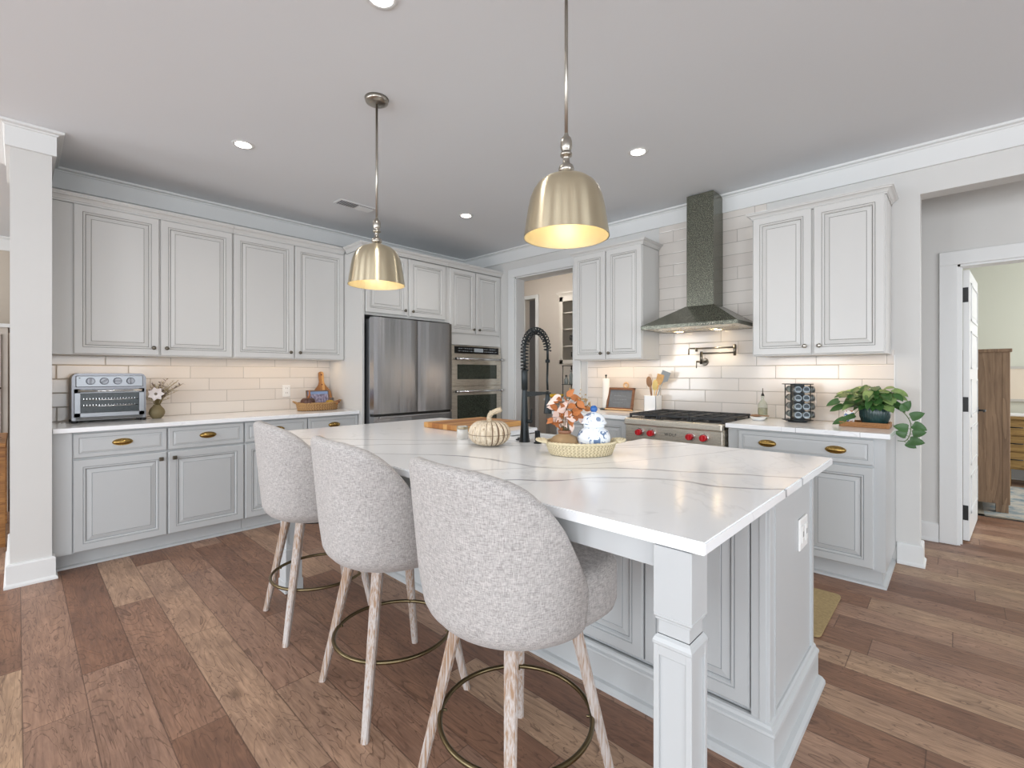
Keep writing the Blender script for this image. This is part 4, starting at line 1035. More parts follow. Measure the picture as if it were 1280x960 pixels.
# paddle board leaning on the wall
out = []
pp = [(.088,0), (.092,.02), (.092,.13), (.086,.165), (.066,.195), (.040,.218), (.026,.240), (.022,.270), (.021,.315), (.026,.345), (.022,.360), (.010,.368)]
poly = [(x, z) for x, z in pp] + [(-x, z) for x, z in pp[::-1]]
bm = new(); prism(bm, poly, 0, .018, bev=.003)
F = Matrix.Translation((XB+.075, 2.114, .916)) @ Matrix.Rotation(math.radians(-8.5), 4, 'Y') @ FB(0,0,0)
xf(bm, F)
t = thing('paddle_board', 'wooden paddle cutting board leaning on the tile behind the basket', 'cutting board', (XB+.075, 2.114, .916))
obj('board', bm, butcher('striped_acacia', [(0, '#8b5a32'), (.35, '#c08a52'), (.6, '#dba868'), (1, '#a2623a')], .026), t)
bm = new(); g = new(); cyl(g, (0,.335,-.0005), (0,.335,.0195), .008, n=16); cyl(g, (0,.235,.0175), (0,.235,.0186), .007, n=14); merge(bm, g, 0, F); obj('hang_hole', bm, mat('burnt_wood', '#5b2217', .6), t)
t = thing('wall_outlet', 'white duplex outlet plate on the tile left of the paddle board', 'outlet', (XB+.01, 1.785, 1.095))
bm = new(); box(bm, XB+.008, XB+.013, 1.750, 1.822, 1.038, 1.152, .002); pl = obj('plate', bm, WHITEP, t)
for zz in (1.075, 1.118):
    bm = new(); box(bm, XB+.013, XB+.0150, 1.770, 1.802, zz-.015, zz+.015, .002); box(bm, XB+.0148, XB+.0155, 1.777, 1.780, zz-.004, zz+.008, mi=1); box(bm, XB+.0148, XB+.0155, 1.792, 1.795, zz-.004, zz+.008, mi=1); obj('socket', bm, [WHITEP, BLACK], pl)

# ------------------------------------------------------------ things on the island
bm = new(); box(bm, -.20, .20, -.25, .25, 0, .034, .005, seg=2)
cb = obj('cutting_board', bm, butcher('butcher_block', [(0, '#9c602b'), (.3, '#bd8446'), (.6, '#d0a062'), (1, '#aa7038')], .038, 0))
cb.location = (-2.300, 2.055, .9145); cb.rotation_euler = (0,0,0); tag(cb, 'thick butcher block cutting board lying beside the island sink', 'cutting board')
# rustic pumpkin
PX, PY, PZ = -1.630, 1.560, .914
t = thing('rustic_pumpkin', 'cream corn-husk pumpkin with twine rings standing on the island', 'pumpkin', (PX, PY, PZ))
def husk():
    s = NT('corn_husk'); n = s.noise(s.mapping(s.obj(), (90, 90, 10)), 1.6, 4, .6); s.set(Base_Color=s.ramp(n.outputs[0], [(.32, '#a08a70'), (.46, '#d3c3aa'), (.7, '#e2d6c2')]), Roughness=.85); return s.m
bm = new(); NR = 20; n = NR*8; rings = []
for j in range(19):
    a = PI*j/18; zz = .062 - .062*math.cos(a)
    r0 = .101*math.sin(a)**.72 if 0 < j < 18 else .004
    if j > 15: zz -= .010*(j-15)/3*1.0
    ring = []
    for i in range(n):
        g = 2*PI*i/n; q = abs(math.sin(NR*g/2)); r = r0*(1 - .10*(1-q)**3) ; ring.append(bm.verts.new((PX+r*math.cos(g), PY+r*math.sin(g), PZ+zz)))
    rings.append(ring)
for A, B in zip(rings, rings[1:]):
    for i in range(n):
        f = bm.faces.new((A[i], A[(i+1)%n], B[(i+1)%n], B[i])); f.smooth = True
        q = (i % 8); f.material_index = 1 if q == 0 else 0
bm.faces.new(rings[0][::-1]); bm.faces.new(rings[-1])
obj('husk_body', bm, [husk(), mat('husk_gap', '#6d5642', .9)], t)
bm = new(); zr = PZ+.058; tube(bm, [(PX+.1012*math.cos(2*PI*i/72), PY+.1012*math.sin(2*PI*i/72), zr) for i in range(72)], .0012, 6, closed=True); obj('twine', bm, mat('jute_twine', '#6f5f4c', .9), t)
bm = new(); st = [(PX,PY,PZ+.108), (PX-.002,PY,PZ+.138), (PX+.005,PY+.006,PZ+.156), (PX+.024,PY+.022,PZ+.168), (PX+.042,PY+.038,PZ+.174)]
tube(bm, st, [.013,.011,.011,.011,.013], 12); braid(bm, [Vector(st[0]).lerp(Vector(st[1]), i/6) for i in range(6)] + [Vector(st[1]).lerp(Vector(st[2]), i/6) for i in range(6)] + [Vector(st[2]).lerp(Vector(st[4]), i/10) for i in range(11)], .0105, .0034, 6)
obj('stem', bm, mat('husk_stem', '#c3b39a', .85, var=.4, vscale=140), t)
t = thing('votive_candle', 'small glass votive candle behind the pumpkin on the island', 'candle', (-1.905, 1.625, .914))
bm = new(); lathe(bm, [(.028,0), (.030,.003), (.030,.066), (.0285,.067), (.0275,.064), (.0275,.045), (.001,.045)], (-1.905,1.625,.914), 28); obj('glass', bm, mat('frosted_glass', '#eceae4', .12, Transmission_Weight=.35), t)
bm = new(); lathe(bm, [(.030,.052), (.0305,.053), (.0305,.066), (.030,.067)], (-1.905,1.625,.914), 28, cap=False); obj('band', bm, mat('gold_band', '#a49880', .4, .5), t)
# woven basket with vase and ginger jar
WX, WY = -1.175, 1.665
t = thing('woven_tray', 'pale woven seagrass basket tray with two handles standing on the island', 'basket', (WX, WY, .914))
ang = math.radians(44); RZ = Matrix.Translation((WX, WY, .915)) @ Matrix.Rotation(ang, 4, 'Z')
bm = new(); weave(bm, (0,0,0), .150, .108, .86, .052, 8, 54, .0035); xf(bm, RZ); obj('body', bm, [SEAL, mat('pale_seagrass_gap', '#94805c', .9)], t)
bm = new(); braid(bm, [(.152*math.cos(2*PI*i/110), .110*math.sin(2*PI*i/110), .053) for i in range(110)], .0028, .0036, 6, closed=True); xf(bm, RZ); obj('rim', bm, SEAL, t)
for sg in (-1, 1):
    bm = new()
    for rr, zz in ((1, 0), (.72, .001), (.45, .002)): braid(bm, [(sg*(.148+.040*rr*math.sin(q)), .050*rr*math.cos(q), .056+.006*math.sin(q)+zz) for q in [PI*i/20 for i in range(21)]], .0028, .0033, 6)
    xf(bm, RZ); obj('handle', bm, SEAL, t)
def R2(x, y): v = RZ @ Vector((x, y, 0)); return v.x, v.y
vx, vy = R2(-.066, .022); VZ = .9215
t = thing('clay_vase', 'squat tan clay vase in the woven tray on the island', 'vase', (vx, vy, VZ))
bm = new(); lathe(bm, [(.040,0), (.062,.012), (.067,.030), (.064,.048), (.050,.064), (.030,.074), (.024,.079), (.025,.086), (.029,.089), (.024,.089), (.020,.082)], (vx,vy,VZ), 36); obj('body', bm, mat('tan_clay', '#a48863', .5, var=.1, vscale=20), t)
bm = new(); lathe(bm, [(.0235,.077), (.0285,.080), (.0300,.090), (.0275,.093), (.021,.091), (.018,.080)], (vx,vy,VZ), 28, cap=False); obj('neck', bm, mat('brown_glaze', '#8a6048', .35), t)
ft = thing('autumn_leaves', 'spray of rust and blush fabric leaves in the clay vase', 'flowers', (vx, vy, VZ+.08))
c0 = Vector((vx, vy, VZ+.085)); rgt = Vector((.725, .6886, 0)); fwd = Vector((-.6886, .725, 0)); rnd = random.Random(14)
bs = new(); b1 = new(); b2 = new(); b3 = new()
ends = [(-.020,.160,1), (-.035,.105,1), (-.045,.055,1), (.005,.155,1), (.015,.105,1), (.050,.135,1), (.040,.085,1), (-.010,.065,1), (.030,.150,1), (.062,.120,1), (.085,.100,1), (.055,.060,1), (-.025,.035,1), (.025,.080,1), (-.030,.140,1), (.075,.145,0), (.095,.135,0), (.105,.120,0), (.030,.175,0)]
for (ru, z, lf) in ends:
    dep = rnd.uniform(-.05, .05); e = c0 + rgt*ru + fwd*dep + Vector((0,0,z)); m_ = c0 + rgt*(ru*.35) + fwd*(dep*.4) + Vector((0,0,z*.55))
    tube(bs, [c0 - Vector((0,0,.04)), m_, e], .0013, 5)
    if lf:
        for q in range(4):
            p = m_.lerp(e, .25+.25*q); sdv = rgt*rnd.uniform(-1,1) - fwd*rnd.uniform(.0,.9) + Vector((0,0,rnd.uniform(-.7,.8)))
            if q == 3: sdv = rgt*(1 if ru > 0 else -1)*.8 + Vector((0,0,rnd.uniform(-.8,.9)))
            leaf_bm(rnd.choice((b1, b1, b2, b2, b3)), p, sdv, -fwd + Vector((0,0,rnd.uniform(-.3,.8))), rnd.uniform(.040,.054), rnd.uniform(.013,.018), curl=rnd.uniform(-.1,.3))
obj('stems', bs, mat('green_stem', '#6b5f3d', .8), ft)
obj('rust_leaves', b1, mat('rust_leaf', '#b87240', .7, var=.25, vscale=30), ft); obj('blush_leaves', b2, mat('blush_leaf', '#ead2c6', .7, var=.1, vscale=30), ft); obj('copper_leaves', b3, mat('copper_leaf', '#9a5a30', .6, var=.2, vscale=30), ft)
bf = new()
for (ru, z, lf) in ends:
    if not lf:
        e = c0 + rgt*ru + Vector((0,0,z))
        for q in range(14):
            p = e + Vector([rnd.gauss(0, .010) for _ in range(3)])
            for k in range(4): leaf_bm(bf, p, [rnd.uniform(-1,1) for _ in range(3)], (0,0,1), .008, .003, n=3)
obj('filler_blossoms', bf, mat('tan_blossom', '#c0a06a', .8, var=.2, vscale=90), ft)
jx, jy = R2(.056, -.004)
def china():
    s = NT('blue_white_china'); o = s.obj(); n = s.noise(o, 30, 3, .6, 1.2); v = s.n('ShaderNodeTexVoronoi', i_Vector=o, i_Scale=22.0)
    a_ = s.n('ShaderNodeMapRange', i_0=n.outputs[0], i_1=.565, i_2=.59).outputs[0]; b = s.math('LESS_THAN', v.outputs[0], .24)
    m2 = s.n('ShaderNodeMapRange', i_0=s.noise(o, 14, 1).outputs[0], i_1=.48, i_2=.52).outputs[0]
    f = s.math('MAXIMUM', s.math('MULTIPLY', a_, .9), s.math('MULTIPLY', s.math('MULTIPLY', b, m2), .8))
    s.set(Base_Color=s.mix(f, hexc('#eaf0f6'), hexc('#4d6f9a')), Roughness=.1); return s.m
CH = china(); WB = mat('white_china', '#eaf0f6', .1); BLUE = mat('blue_china', '#2d62a8', .15)
t = thing('ginger_jar', 'blue and white porcelain ginger jar in the woven tray', 'jar', (jx, jy, VZ))
bm = new(); lathe(bm, [(.045,0), (.048,.004), (.050,.010), (.064,.030), (.071,.055), (.070,.072), (.060,.094), (.044,.106), (.040,.114)], (jx,jy,VZ), 40); obj('body', bm, CH, t)
bm = new(); lathe(bm, [(.042,.110), (.044,.111), (.044,.121), (.053,.123), (.055,.127), (.053,.131), (.050,.135), (.044,.152), (.028,.166), (.012,.171), (.010,.174)], (jx,jy,VZ), 40); ld = obj('lid', bm, CH, t)
bm = new(); ball(bm, (jx,jy,VZ+.186), .0155, 12); obj('finial', bm, BLUE, ld, 'solid blue ball finial')
bm = new(); lathe(bm, [(.0445,.1105), (.0452,.113), (.0452,.119), (.0445,.1215)], (jx,jy,VZ), 40, cap=False); obj('rim_band', bm, WB, ld)

# ------------------------------------------------------------ things by the range
t = thing('paper_towel_holder', 'white paper towel roll on a stand left of the framed chalkboard', 'paper towel', (-2.475, 3.93, .914))
bm = new(); lathe(bm, [(.060,0), (.060,.010), (.02,.012)], (-2.475,3.93,.914), 32); cyl(bm, (-2.475,3.93,.92), (-2.475,3.93,1.235), .006, n=10); ball(bm, (-2.475,3.93,1.243), .010, 8); obj('stand', bm, BLACKM, t)
bm = new(); lathe(bm, [(.033,.014), (.034,.018), (.034,.300), (.033,.302)], (-2.475,3.93,.914), 36); obj('roll', bm, mat('paper_white', '#efece6', .9), t)
t = thing('framed_chalkboard', 'small wooden framed chalkboard leaning on the counter left of the range', 'chalkboard', (-2.38, 3.93, .914))
F = Matrix.Translation((-2.312, 3.895, .916)) @ Matrix.Rotation(math.radians(-14), 4, 'X') @ FA(0,0,0) @ Matrix.Scale(1.13, 4)
bm = new()
for q in ((-.125,.125,.172,.192), (-.125,.125,0,.022), (-.125,-.105,0,.192), (.105,.125,0,.192)): box(bm, q[0], q[1], q[2], q[3], -.006, .010, .002)
xf(bm, F); obj('frame', bm, wood('frame_walnut', '#5b3a26', '#8d6040', 2, 'X'), t)
bm = new(); box(bm, -.126, .126, -.002, .010, .0, .022, .002); xf(bm, F); obj('ledge', bm, wood('ledge_maple', '#c59563', '#e0b988', 2, 'X'), t)
bm = new(); box(bm, -.106, .106, .020, .174, -.004, .002); xf(bm, F); obj('slate', bm, mat('slate_face', '#6b6f73', .5, var=.25, vscale=30), t)
bm = new()
for a_, b_, c_, d_ in ((-.06,.12,.05,.124), (-.05,.09,.06,.095), (-.065,.062,.02,.066)):
    x_ = a_
    while x_ < c_: box(bm, x_, x_+.008+.004*rnd.random(), b_, b_+.003+.004*rnd.random(), .002, .0026); x_ += .016
xf(bm, F); obj('chalk_writing', bm, mat('chalk', '#8d9193', .9), t)
t = thing('wooden_knob_ornament', 'round pale wooden ornament behind the framed chalkboard', 'ornament', (-2.36, 4.0, .914))
bm = new(); lathe(bm, [(.03,0), (.03,.008), (.008,.012), (.007,.200)], (-2.30,4.005,.914), 20); obj('stand', bm, mat('pale_wood', '#d3ae82', .5), t)
bm = new(); tube(bm, [(-2.30+.024*math.cos(q), 4.005, 1.150+.024*math.sin(q)) for q in [2*PI*i/28 for i in range(28)]], .0085, 10, closed=True); obj('ring', bm, bpy.data.materials['pale_wood'], t)
# utensil crock
UX, UY = -1.995+.0, 3.945
t = thing('utensil_crock', 'square white ceramic utensil crock left of the range', 'crock', (UX, UY, .914))
bm = new(); a_ = .058
for q in ((-a_,a_,-a_,-a_+.006), (-a_,a_,a_-.006,a_), (-a_,-a_+.006,-a_,a_), (a_-.006,a_,-a_,a_)): box(bm, UX+q[0], UX+q[1], UY+q[2], UY+q[3], .914, 1.065, .0015)
box(bm, UX-a_, UX+a_, UY-a_, UY+a_, .914, .922, .002); obj('body', bm, CERAM, t)
def utensil(name, label, x, lean, H_, kind, m):
    t = thing(name, label, 'utensil', (UX+x, UY, .925), 0, 'cooking utensils in the crock')
    b = new(); p0 = Vector((UX+x*.25-math.sin(lean)*.085, UY, .925)); d = Vector((math.sin(lean), .03, math.cos(lean))).normalized(); p1 = p0 + d*H_
    tube(b, [p0, p0+d*(H_-.05)], .0045, 8); obj('handle', b, m, t)
    b = new(); u = Vector((math.cos(lean), 0, -math.sin(lean))); o = p0 + d*(H_-.055); nn = Vector((0,-1,0))
    if kind == 'spoon':
        for i in range(0, 1):
            g = new(); ball(g, (0,0,0), 1, 10); merge(b, g, 0, Matrix.Translation(o + d*.045) @ Matrix(((u.x*.029, nn.x*.007, d.x*.050, 0), (u.y*.029, nn.y*.007, d.y*.050, 0), (u.z*.029, nn.z*.007, d.z*.050, 0), (0,0,0,1))))
    elif kind == 'spatula':
        pts = [(-.016,0), (.016,0), (.032,.03), (.034,.095), (-.034,.095), (-.032,.03)]; g = new(); prism(g, pts, -.003, .003, bev=.0015)
        merge(b, g, 0, Matrix.Translation(o) @ Matrix(((u.x, d.x, nn.x, 0), (u.y, d.y, nn.y, 0), (u.z, d.z, nn.z, 0), (0,0,0,1))))
    elif kind == 'turner':
        pts = [(-.012,0), (.012,0), (.040,.02), (.040,.10), (-.040,.10), (-.040,.02)]
        g = new(); prism(g, pts, -.0012, .0012)
        merge(b, g, 0, Matrix.Translation(o) @ Matrix(((u.x, d.x, nn.x, 0), (u.y, d.y, nn.y, 0), (u.z, d.z, nn.z, 0), (0,0,0,1))))
    else:
        for k in range(4):
            s_ = (k-1.5)*.008; tube(b, [o + u*s_*.3, o + d*.04 + u*s_*1.6, o + d*.09 + u*s_*.9], .0015, 5)
    obj('head', b, m, t)
W1 = mat('dark_spoon_wood', '#8d6a4c', .5, var=.2, vscale=40); W2 = mat('olive_wood', '#c99b5d', .45, var=.3, vscale=40); GR = mat('grey_silicone', '#8d9396', .5); YW = mat('pale_bamboo', '#d8c07a', .5)
utensil('wooden_ladle', 'dark wooden ladle leaning left in the utensil crock', -.045, -.16, .275, 'spoon', W1)
utensil('wooden_fork', 'thin wooden fork standing at the back left of the crock', -.030, -.10, .300, 'fork', W1)
utensil('bamboo_spoon', 'pale bamboo spoon standing low in the middle of the crock', .015, .10, .245, 'spoon', YW)
utensil('wooden_spatula', 'striped wooden spatula leaning right in the utensil crock', .050, .24, .300, 'spatula', W2)
utensil('slotted_turner', 'grey slotted turner rising farthest right from the crock', .085, .36, .335, 'turner', GR)
# pot filler
t = thing('pot_filler', 'nickel folding pot filler tap on the tile above the range', 'pot filler', (-1.575, YA-.01, 1.37))
PFM = mat('brushed_nickel_dark', '#7d766b', .28, 1)
px, pz = -1.570, 1.362; yb = YA-.008
bm = new(); cyl(bm, (px,yb,pz), (px,yb-.012,pz), .033, .028, n=28); cyl(bm, (px,yb-.01,pz), (px,yb-.075,pz), .011, n=16); obj('wall_flange', bm, PFM, t)
bm = new(); y_ = yb-.075; cyl(bm, (px,y_,pz-.022), (px,y_,pz+.085), .0125, n=18); obj('valve_body', bm, PFM, t)
bm = new(); cyl(bm, (px,y_,pz), (px-.038,y_-.012,pz), .009, n=12); cyl(bm, (px-.036,y_-.012,pz+.006), (px-.036,y_-.014,pz-.055), .0045, n=10); obj('lever', bm, PFM, t)
bm = new(); cyl(bm, (px,y_,pz+.070), (px+.265,y_+.01,pz+.070), .0062, n=12); cyl(bm, (px+.265,y_+.01,pz+.045), (px+.265,y_+.01,pz+.135), .0115, n=16)
cyl(bm, (px+.265,y_+.01,pz+.112), (px-.085,y_-.02,pz+.112), .0062, n=12); obj('swing_arm', bm, PFM, t)
bm = new(); cyl(bm, (px-.035,y_-.015,pz+.114), (px-.035,y_-.015,pz+.085), .010, n=12); tube(bm, [(px-.085,y_-.02,pz+.113), (px-.098,y_-.021,pz+.107), (px-.10,y_-.021,pz+.06)], .006, 10); obj('spout', bm, PFM, t)
# oil bottle and dishes
t = thing('oil_bottle', 'clear glass oil bottle with black pourer beside the spice rack', 'bottle', (-1.085, 3.93, .914))
bm = new(); lathe(bm, [(.030,0), (.033,.004), (.033,.105), (.028,.120), (.012,.145), (.010,.165), (.0125,.167), (.0125,.175)], (-1.085,3.93,.914), 28); obj('glass_body', bm, mat('thin_bottle_glass', '#dfe3d8', .05, Transmission_Weight=.75, IOR=1.2), t)
bm = new(); lathe(bm, [(.0285,.003), (.0295,.006), (.0295,.085), (.001,.086)], (-1.085,3.93,.914), 24); obj('oil', bm, mat('olive_oil', '#cfc99c', .1, Transmission_Weight=.6, IOR=1.1), t)
bm = new(); lathe(bm, [(.011,.175), (.012,.178), (.008,.192), (.0035,.198), (.0025,.235)], (-1.085,3.93,.914), 14); obj('pourer', bm, BLACK, t)
bm = new(); lathe(bm, [(.001,.004), (.032,.004), (.034,.0), (.040,.004), (.056,.024), (.0575,.027), (.054,.025), (.036,.008), (.001,.007)], (-1.075,3.785,.914), 36)
tag(obj('small_bowl', bm, CERAM), 'small white shallow dish with dark rim right of the range', 'bowl')
bm = new(); g = new(); ball(g, (0,0,0), 1, 8); merge(bm, g, 0, Matrix.Translation((-1.105,3.83,.945)) @ Matrix.Diagonal((.040,.026,.010,1))); cyl(bm, (-1.08,3.81,.947), (-1.0,3.77,.951), .004, n=8)
tag(obj('wooden_spoon', bm, W1), 'brown wooden spoon lying across the small white dish', 'spoon')
# spice rack
SX, SY = -.842, 3.885
t = thing('spice_rack', 'revolving black wire spice rack on the counter below the right wall cabinet', 'spice rack', (SX, SY, .914), math.radians(30))
bm = new(); hx = [(.098*math.cos(PI/4*k+PI/8), .098*math.sin(PI/4*k+PI/8)) for k in range(8)]
prism(bm, hx, .010, .016); obj('base_plate', bm, BLACKM, t, local=True)
bm = new(); prism(bm, hx, .268, .274); obj('top_plate', bm, BLACKM, t, local=True)
bm = new(); lathe(bm, [(.06,0), (.06,.010)], n=28); obj('turntable', bm, BLACK, t, local=True)
bm = new(); box(bm, -.034, .034, -.034, .034, .016, .268); 
for k in range(4):
    a_ = PI/2*k + PI/4; c_ = (.088*math.cos(a_), .088*math.sin(a_)); cyl(bm, (c_[0],c_[1],.012), (c_[0],c_[1],.270), .0035, n=8)
obj('frame_posts', bm, BLACKM, t, local=True)
sp = ['#b0522a', '#6e7a45', '#d6b25e', '#8a4a30', '#3f5a3c', '#c9a06a', '#5b3a2a', '#e8dcc0']; spm = [mat('spice_%d' % i, c, .7, var=.2, vscale=120) for i, c in enumerate(sp)]
JG = mat('jar_glass', '#c8d2d2', .06, Transmission_Weight=.6, IOR=1.2)
for side in range(4):
    for row in range(4):
        for col_ in (-1, 1):
            if side == 2: continue
            ca, sa = math.cos(PI/2*side), math.sin(PI/2*side)
            ox, oy = .040, col_*.026; zc = .048 + row*.060
            def W_(x, y, z): return (x*ca - y*sa, x*sa + y*ca, z)
            j = thing('spice_jar', ('capped spice jar, %s row, %s' % (['lowest', 'second lowest', 'second highest', 'top'][row], {(3,-1): 'left column facing the room', (3,1): 'right column facing the room', (0,-1): 'front column toward the potted plant', (0,1): 'rear column toward the potted plant', (1,1): 'left column at the back facing the tile', (1,-1): 'right column at the back facing the tile'}[(side, col_)])), 'jar', (SX, SY, .914), math.radians(30), 'spice jars in the revolving rack')
            b = new(); tube(b, [W_(ox-.004,oy,zc), W_(ox+.040,oy,zc+.004)], .0225, 14); obj('glass', b, JG, j, local=True)
            b = new(); tube(b, [W_(ox-.001,oy,zc), W_(ox+.032,oy,zc+.003)], .0205, 12); obj('spice', b, spm[(side*3+row*2+col_+5) % 8], j, local=True)
            b = new(); tube(b, [W_(ox+.040,oy,zc+.004), W_(ox+.056,oy,zc+.0055)], .0235, 16); tube(b, [W_(ox+.056,oy,zc+.0055), W_(ox+.0568,oy,zc+.0055)], .017, 14, mi=1); obj('cap', b, [mat('cap_metal', '#72787b', .3, .9) if 'cap_metal' not in bpy.data.materials else bpy.data.materials['cap_metal'], mat('cap_dark', '#394044', .25, .6) if 'cap_dark' not in bpy.data.materials else bpy.data.materials['cap_dark']], j, local=True)
# plant tray, pot, pothos, cards
t = thing('rattan_tray', 'small rectangular brown rattan tray under the potted plant', 'tray', (-.435, 3.80, .914))
TX0, TX1, TY0, TY1 = -.565, -.315, 3.735, 3.905
bm = new()
box(bm, TX0, TX1, TY0, TY1, .914, .920)
def bandwall(x0, y0, x1, y1):
    L_ = math.hypot(x1-x0, y1-y0); m_ = max(2, int(L_/.006))
    for k in range(4):
        pts = [(x0+(x1-x0)*i/m_ + (.0012 if (i+k) % 2 else -.0012)*(1 if abs(y1-y0) > .01 else 0), y0+(y1-y0)*i/m_ + (.0012 if (i+k) % 2 else -.0012)*(1 if abs(x1-x0) > .01 else 0), 0.919+.0078*k) for i in range(m_+1)]
        tube(bm, pts, .0050, 6)
bandwall(TX0,TY0,TX1,TY0); bandwall(TX1,TY0,TX1,TY1); bandwall(TX0,TY1,TX1,TY1); bandwall(TX0,TY0,TX0,TY1); obj('body', bm, mat('rattan', '#a5764a', .7, var=.3, vscale=150), t)
PXx, PYy = -.392, 3.825
bm = new(); n = 96; rings = []
for j, (r, z) in enumerate([(.050,.0), (.060,.006), (.078,.06), (.082,.118), (.080,.121), (.074,.119), (.070,.10), (.055,.02)]):
    rings.append([bm.verts.new((PXx+(r+(.0022*math.cos(32*2*PI*i/n) if 1 <= j <= 3 else 0))*math.cos(2*PI*i/n), PYy+(r+(.0022*math.cos(32*2*PI*i/n) if 1 <= j <= 3 else 0))*math.sin(2*PI*i/n), .921+z)) for i in range(n)])
for A, B in zip(rings, rings[1:]):
    for i in range(n): f = bm.faces.new((A[i], A[(i+1)%n], B[(i+1)%n], B[i])); f.smooth = True
bm.faces.new(rings[0][::-1]); bm.faces.new(rings[-1])
tag(obj('plant_pot', bm, mat('teal_ribbed_glaze', '#26403f', .25, var=.5, vscale=25)), 'dark teal ribbed plant pot standing on the rattan tray', 'plant pot')
t = thing('pothos_plant', 'green pothos plant trailing from the ribbed pot over the counter end', 'plant', (PXx, PYy, 1.03))
def pothos_leaf(bm, p, d, up, L, W):
    d = Vector(d).normalized(); up = Vector(up); up = (up - d*up.dot(d)).normalized(); s = d.cross(up); rows = []
    prof = [0.05, .80, 1.0, .97, .80, .50, .02]; back = [0, .0, .16, .36, .58, .80, 1.0]
    for w_, u in zip(prof, back):
        c = Vector(p) + d*(L*u) - up*(.22*L*u*u)
        rows.append([bm.verts.new(c + s*(W*w_*k) + up*(.14*W*abs(k)) - d*(.10*L*abs(k) if u < .2 else 0)) for k in (-1, -.55, 0, .55, 1)])
    for A, B in zip(rows, rows[1:]):
        for k in range(4): f = bm.faces.new((A[k], A[k+1], B[k+1], B[k])); f.smooth = True
rnd = random.Random(21); top = Vector((PXx, PYy, 1.035)); bmL = new(); bmS = new(); bmL2 = new()
for i in range(120):
    a_ = rnd.uniform(0, 2*PI); rad = rnd.uniform(.02, .13)*(1.25 if math.cos(a_) < 0 else .85); hh = rnd.uniform(.0, .125)*(1.15 - rad*3)+.01
    e = top + Vector((rad*math.cos(a_)*1.1, rad*math.sin(a_)*.8, hh)); 
    if e.y > YA-.03: e.y = YA-.03
    tube(bmS, [top - Vector((0,0,.03)), top + (e-top)*.5 + Vector((0,0,.02)), e], .0018, 5)
    d = Vector((math.cos(a_), math.sin(a_)*.5 - .55, rnd.uniform(-.8, .25)))
    pothos_leaf(rnd.choice((bmL, bmL, bmL2)), e, d, (0, -.55, 1), rnd.uniform(.055,.085), rnd.uniform(.019,.030))
# leaves on the left and the trailing vine on the right
vine = [top, top + Vector((.10,-.02,.02)), top + Vector((.155,-.04,-.02)), top + Vector((.185,-.05,-.08)), top + Vector((.180,-.06,-.15)), top + Vector((.160,-.065,-.195)), top + Vector((.120,-.07,-.190))]
vv = []
for a_, b_ in zip(vine, vine[1:]): vv += [a_.lerp(b_, k/4) for k in range(4)]
vv.append(vine[-1])
for _ in range(3): vv = [vv[0]] + [(vv[i-1]+vv[i]*2+vv[i+1])/4 for i in range(1, len(vv)-1)] + [vv[-1]]
tube(bmS, vv, .0024, 6)
for k, dx, dz, L_ in ((7, .5, .9, .06), (10, .9, .45, .065), (12, .8, -.35, .065), (14, -.8, .15, .065), (16, .9, .25, .06), (19, 1, -.1, .065), (21, .9, -.5, .05), (17, -.9, .35, .055), (8, -.2, .9, .045)):
    p = vv[min(k, len(vv)-1)]; d = Vector((dx, -.25, dz)); e = p + d.normalized()*.02; tube(bmS, [p, e], .0014, 5); pothos_leaf(bmL, e, d, (0,-1,.25), L_, L_*.42)
for dx, dz in ((-.165,.010), (-.185,.045), (-.15,-.075), (-.10,-.045)):
    e = top + Vector((dx, -.08, dz)); tube(bmS, [top, top + Vector((dx*.5,-.05,.03)), e], .0018, 5); pothos_leaf(bmL, e, (-1,-.2,-.45), (0,-.8,.6), .075, .024)
obj('stems', bmS, mat('vine_green', '#5a7040', .6), t); obj('leaves', bmL, mat('pothos_leaf', '#3b6230', .4, var=.4, vscale=18), t); obj('pale_leaves', bmL2, mat('variegated_leaf', '#7f9a5c', .4, var=.4, vscale=45), t)
bm = new(); box(bm, -.006, 0, -.028, .028, 0, .10, .001); xf(bm, Matrix.Translation((-.520,3.765,.921)) @ Matrix.Rotation(math.radians(-80), 4, 'Z') @ Matrix.Rotation(math.radians(12), 4, 'Y'))
def card():
    s = NT('printed_card'); n = s.noise(s.obj(), 45, 2, .5); s.set(Base_Color=s.ramp(n.outputs[0], [(.38, '#4a67a0'), (.45, '#ece6df'), (.6, '#efe7e0'), (.66, '#b97a55')]), Roughness=.5); return s.m
tag(obj('printed_card', bm, card()), 'small printed card standing on the rattan tray beside the pot', 'card')

# ------------------------------------------------------------ rug by the range
t = thing('jute_runner', 'tan woven runner rug on the floor behind the island', 'rug', (-1.25, 3.0, 0))
bm = new(); poly = []
x0, x1, y0, y1, r = -1.95, -.475, 2.62, 3.20, .03
for cx, cy, s in ((x1-r,y1-r,0), (x0+r,y1-r,1), (x0+r,y0+r,2), (x1-r,y0+r,3)):
    for k in range(5): a_ = PI/2*s + PI/2*k/4; poly.append((cx+r*math.cos(a_), cy+r*math.sin(a_)))
prism(bm, poly, .001, .012, bev=.002); obj('pile', bm, mat('jute_pile', '#a8936a', .95, var=.35, vscale=70, bump=1.0, bscale=150), t)

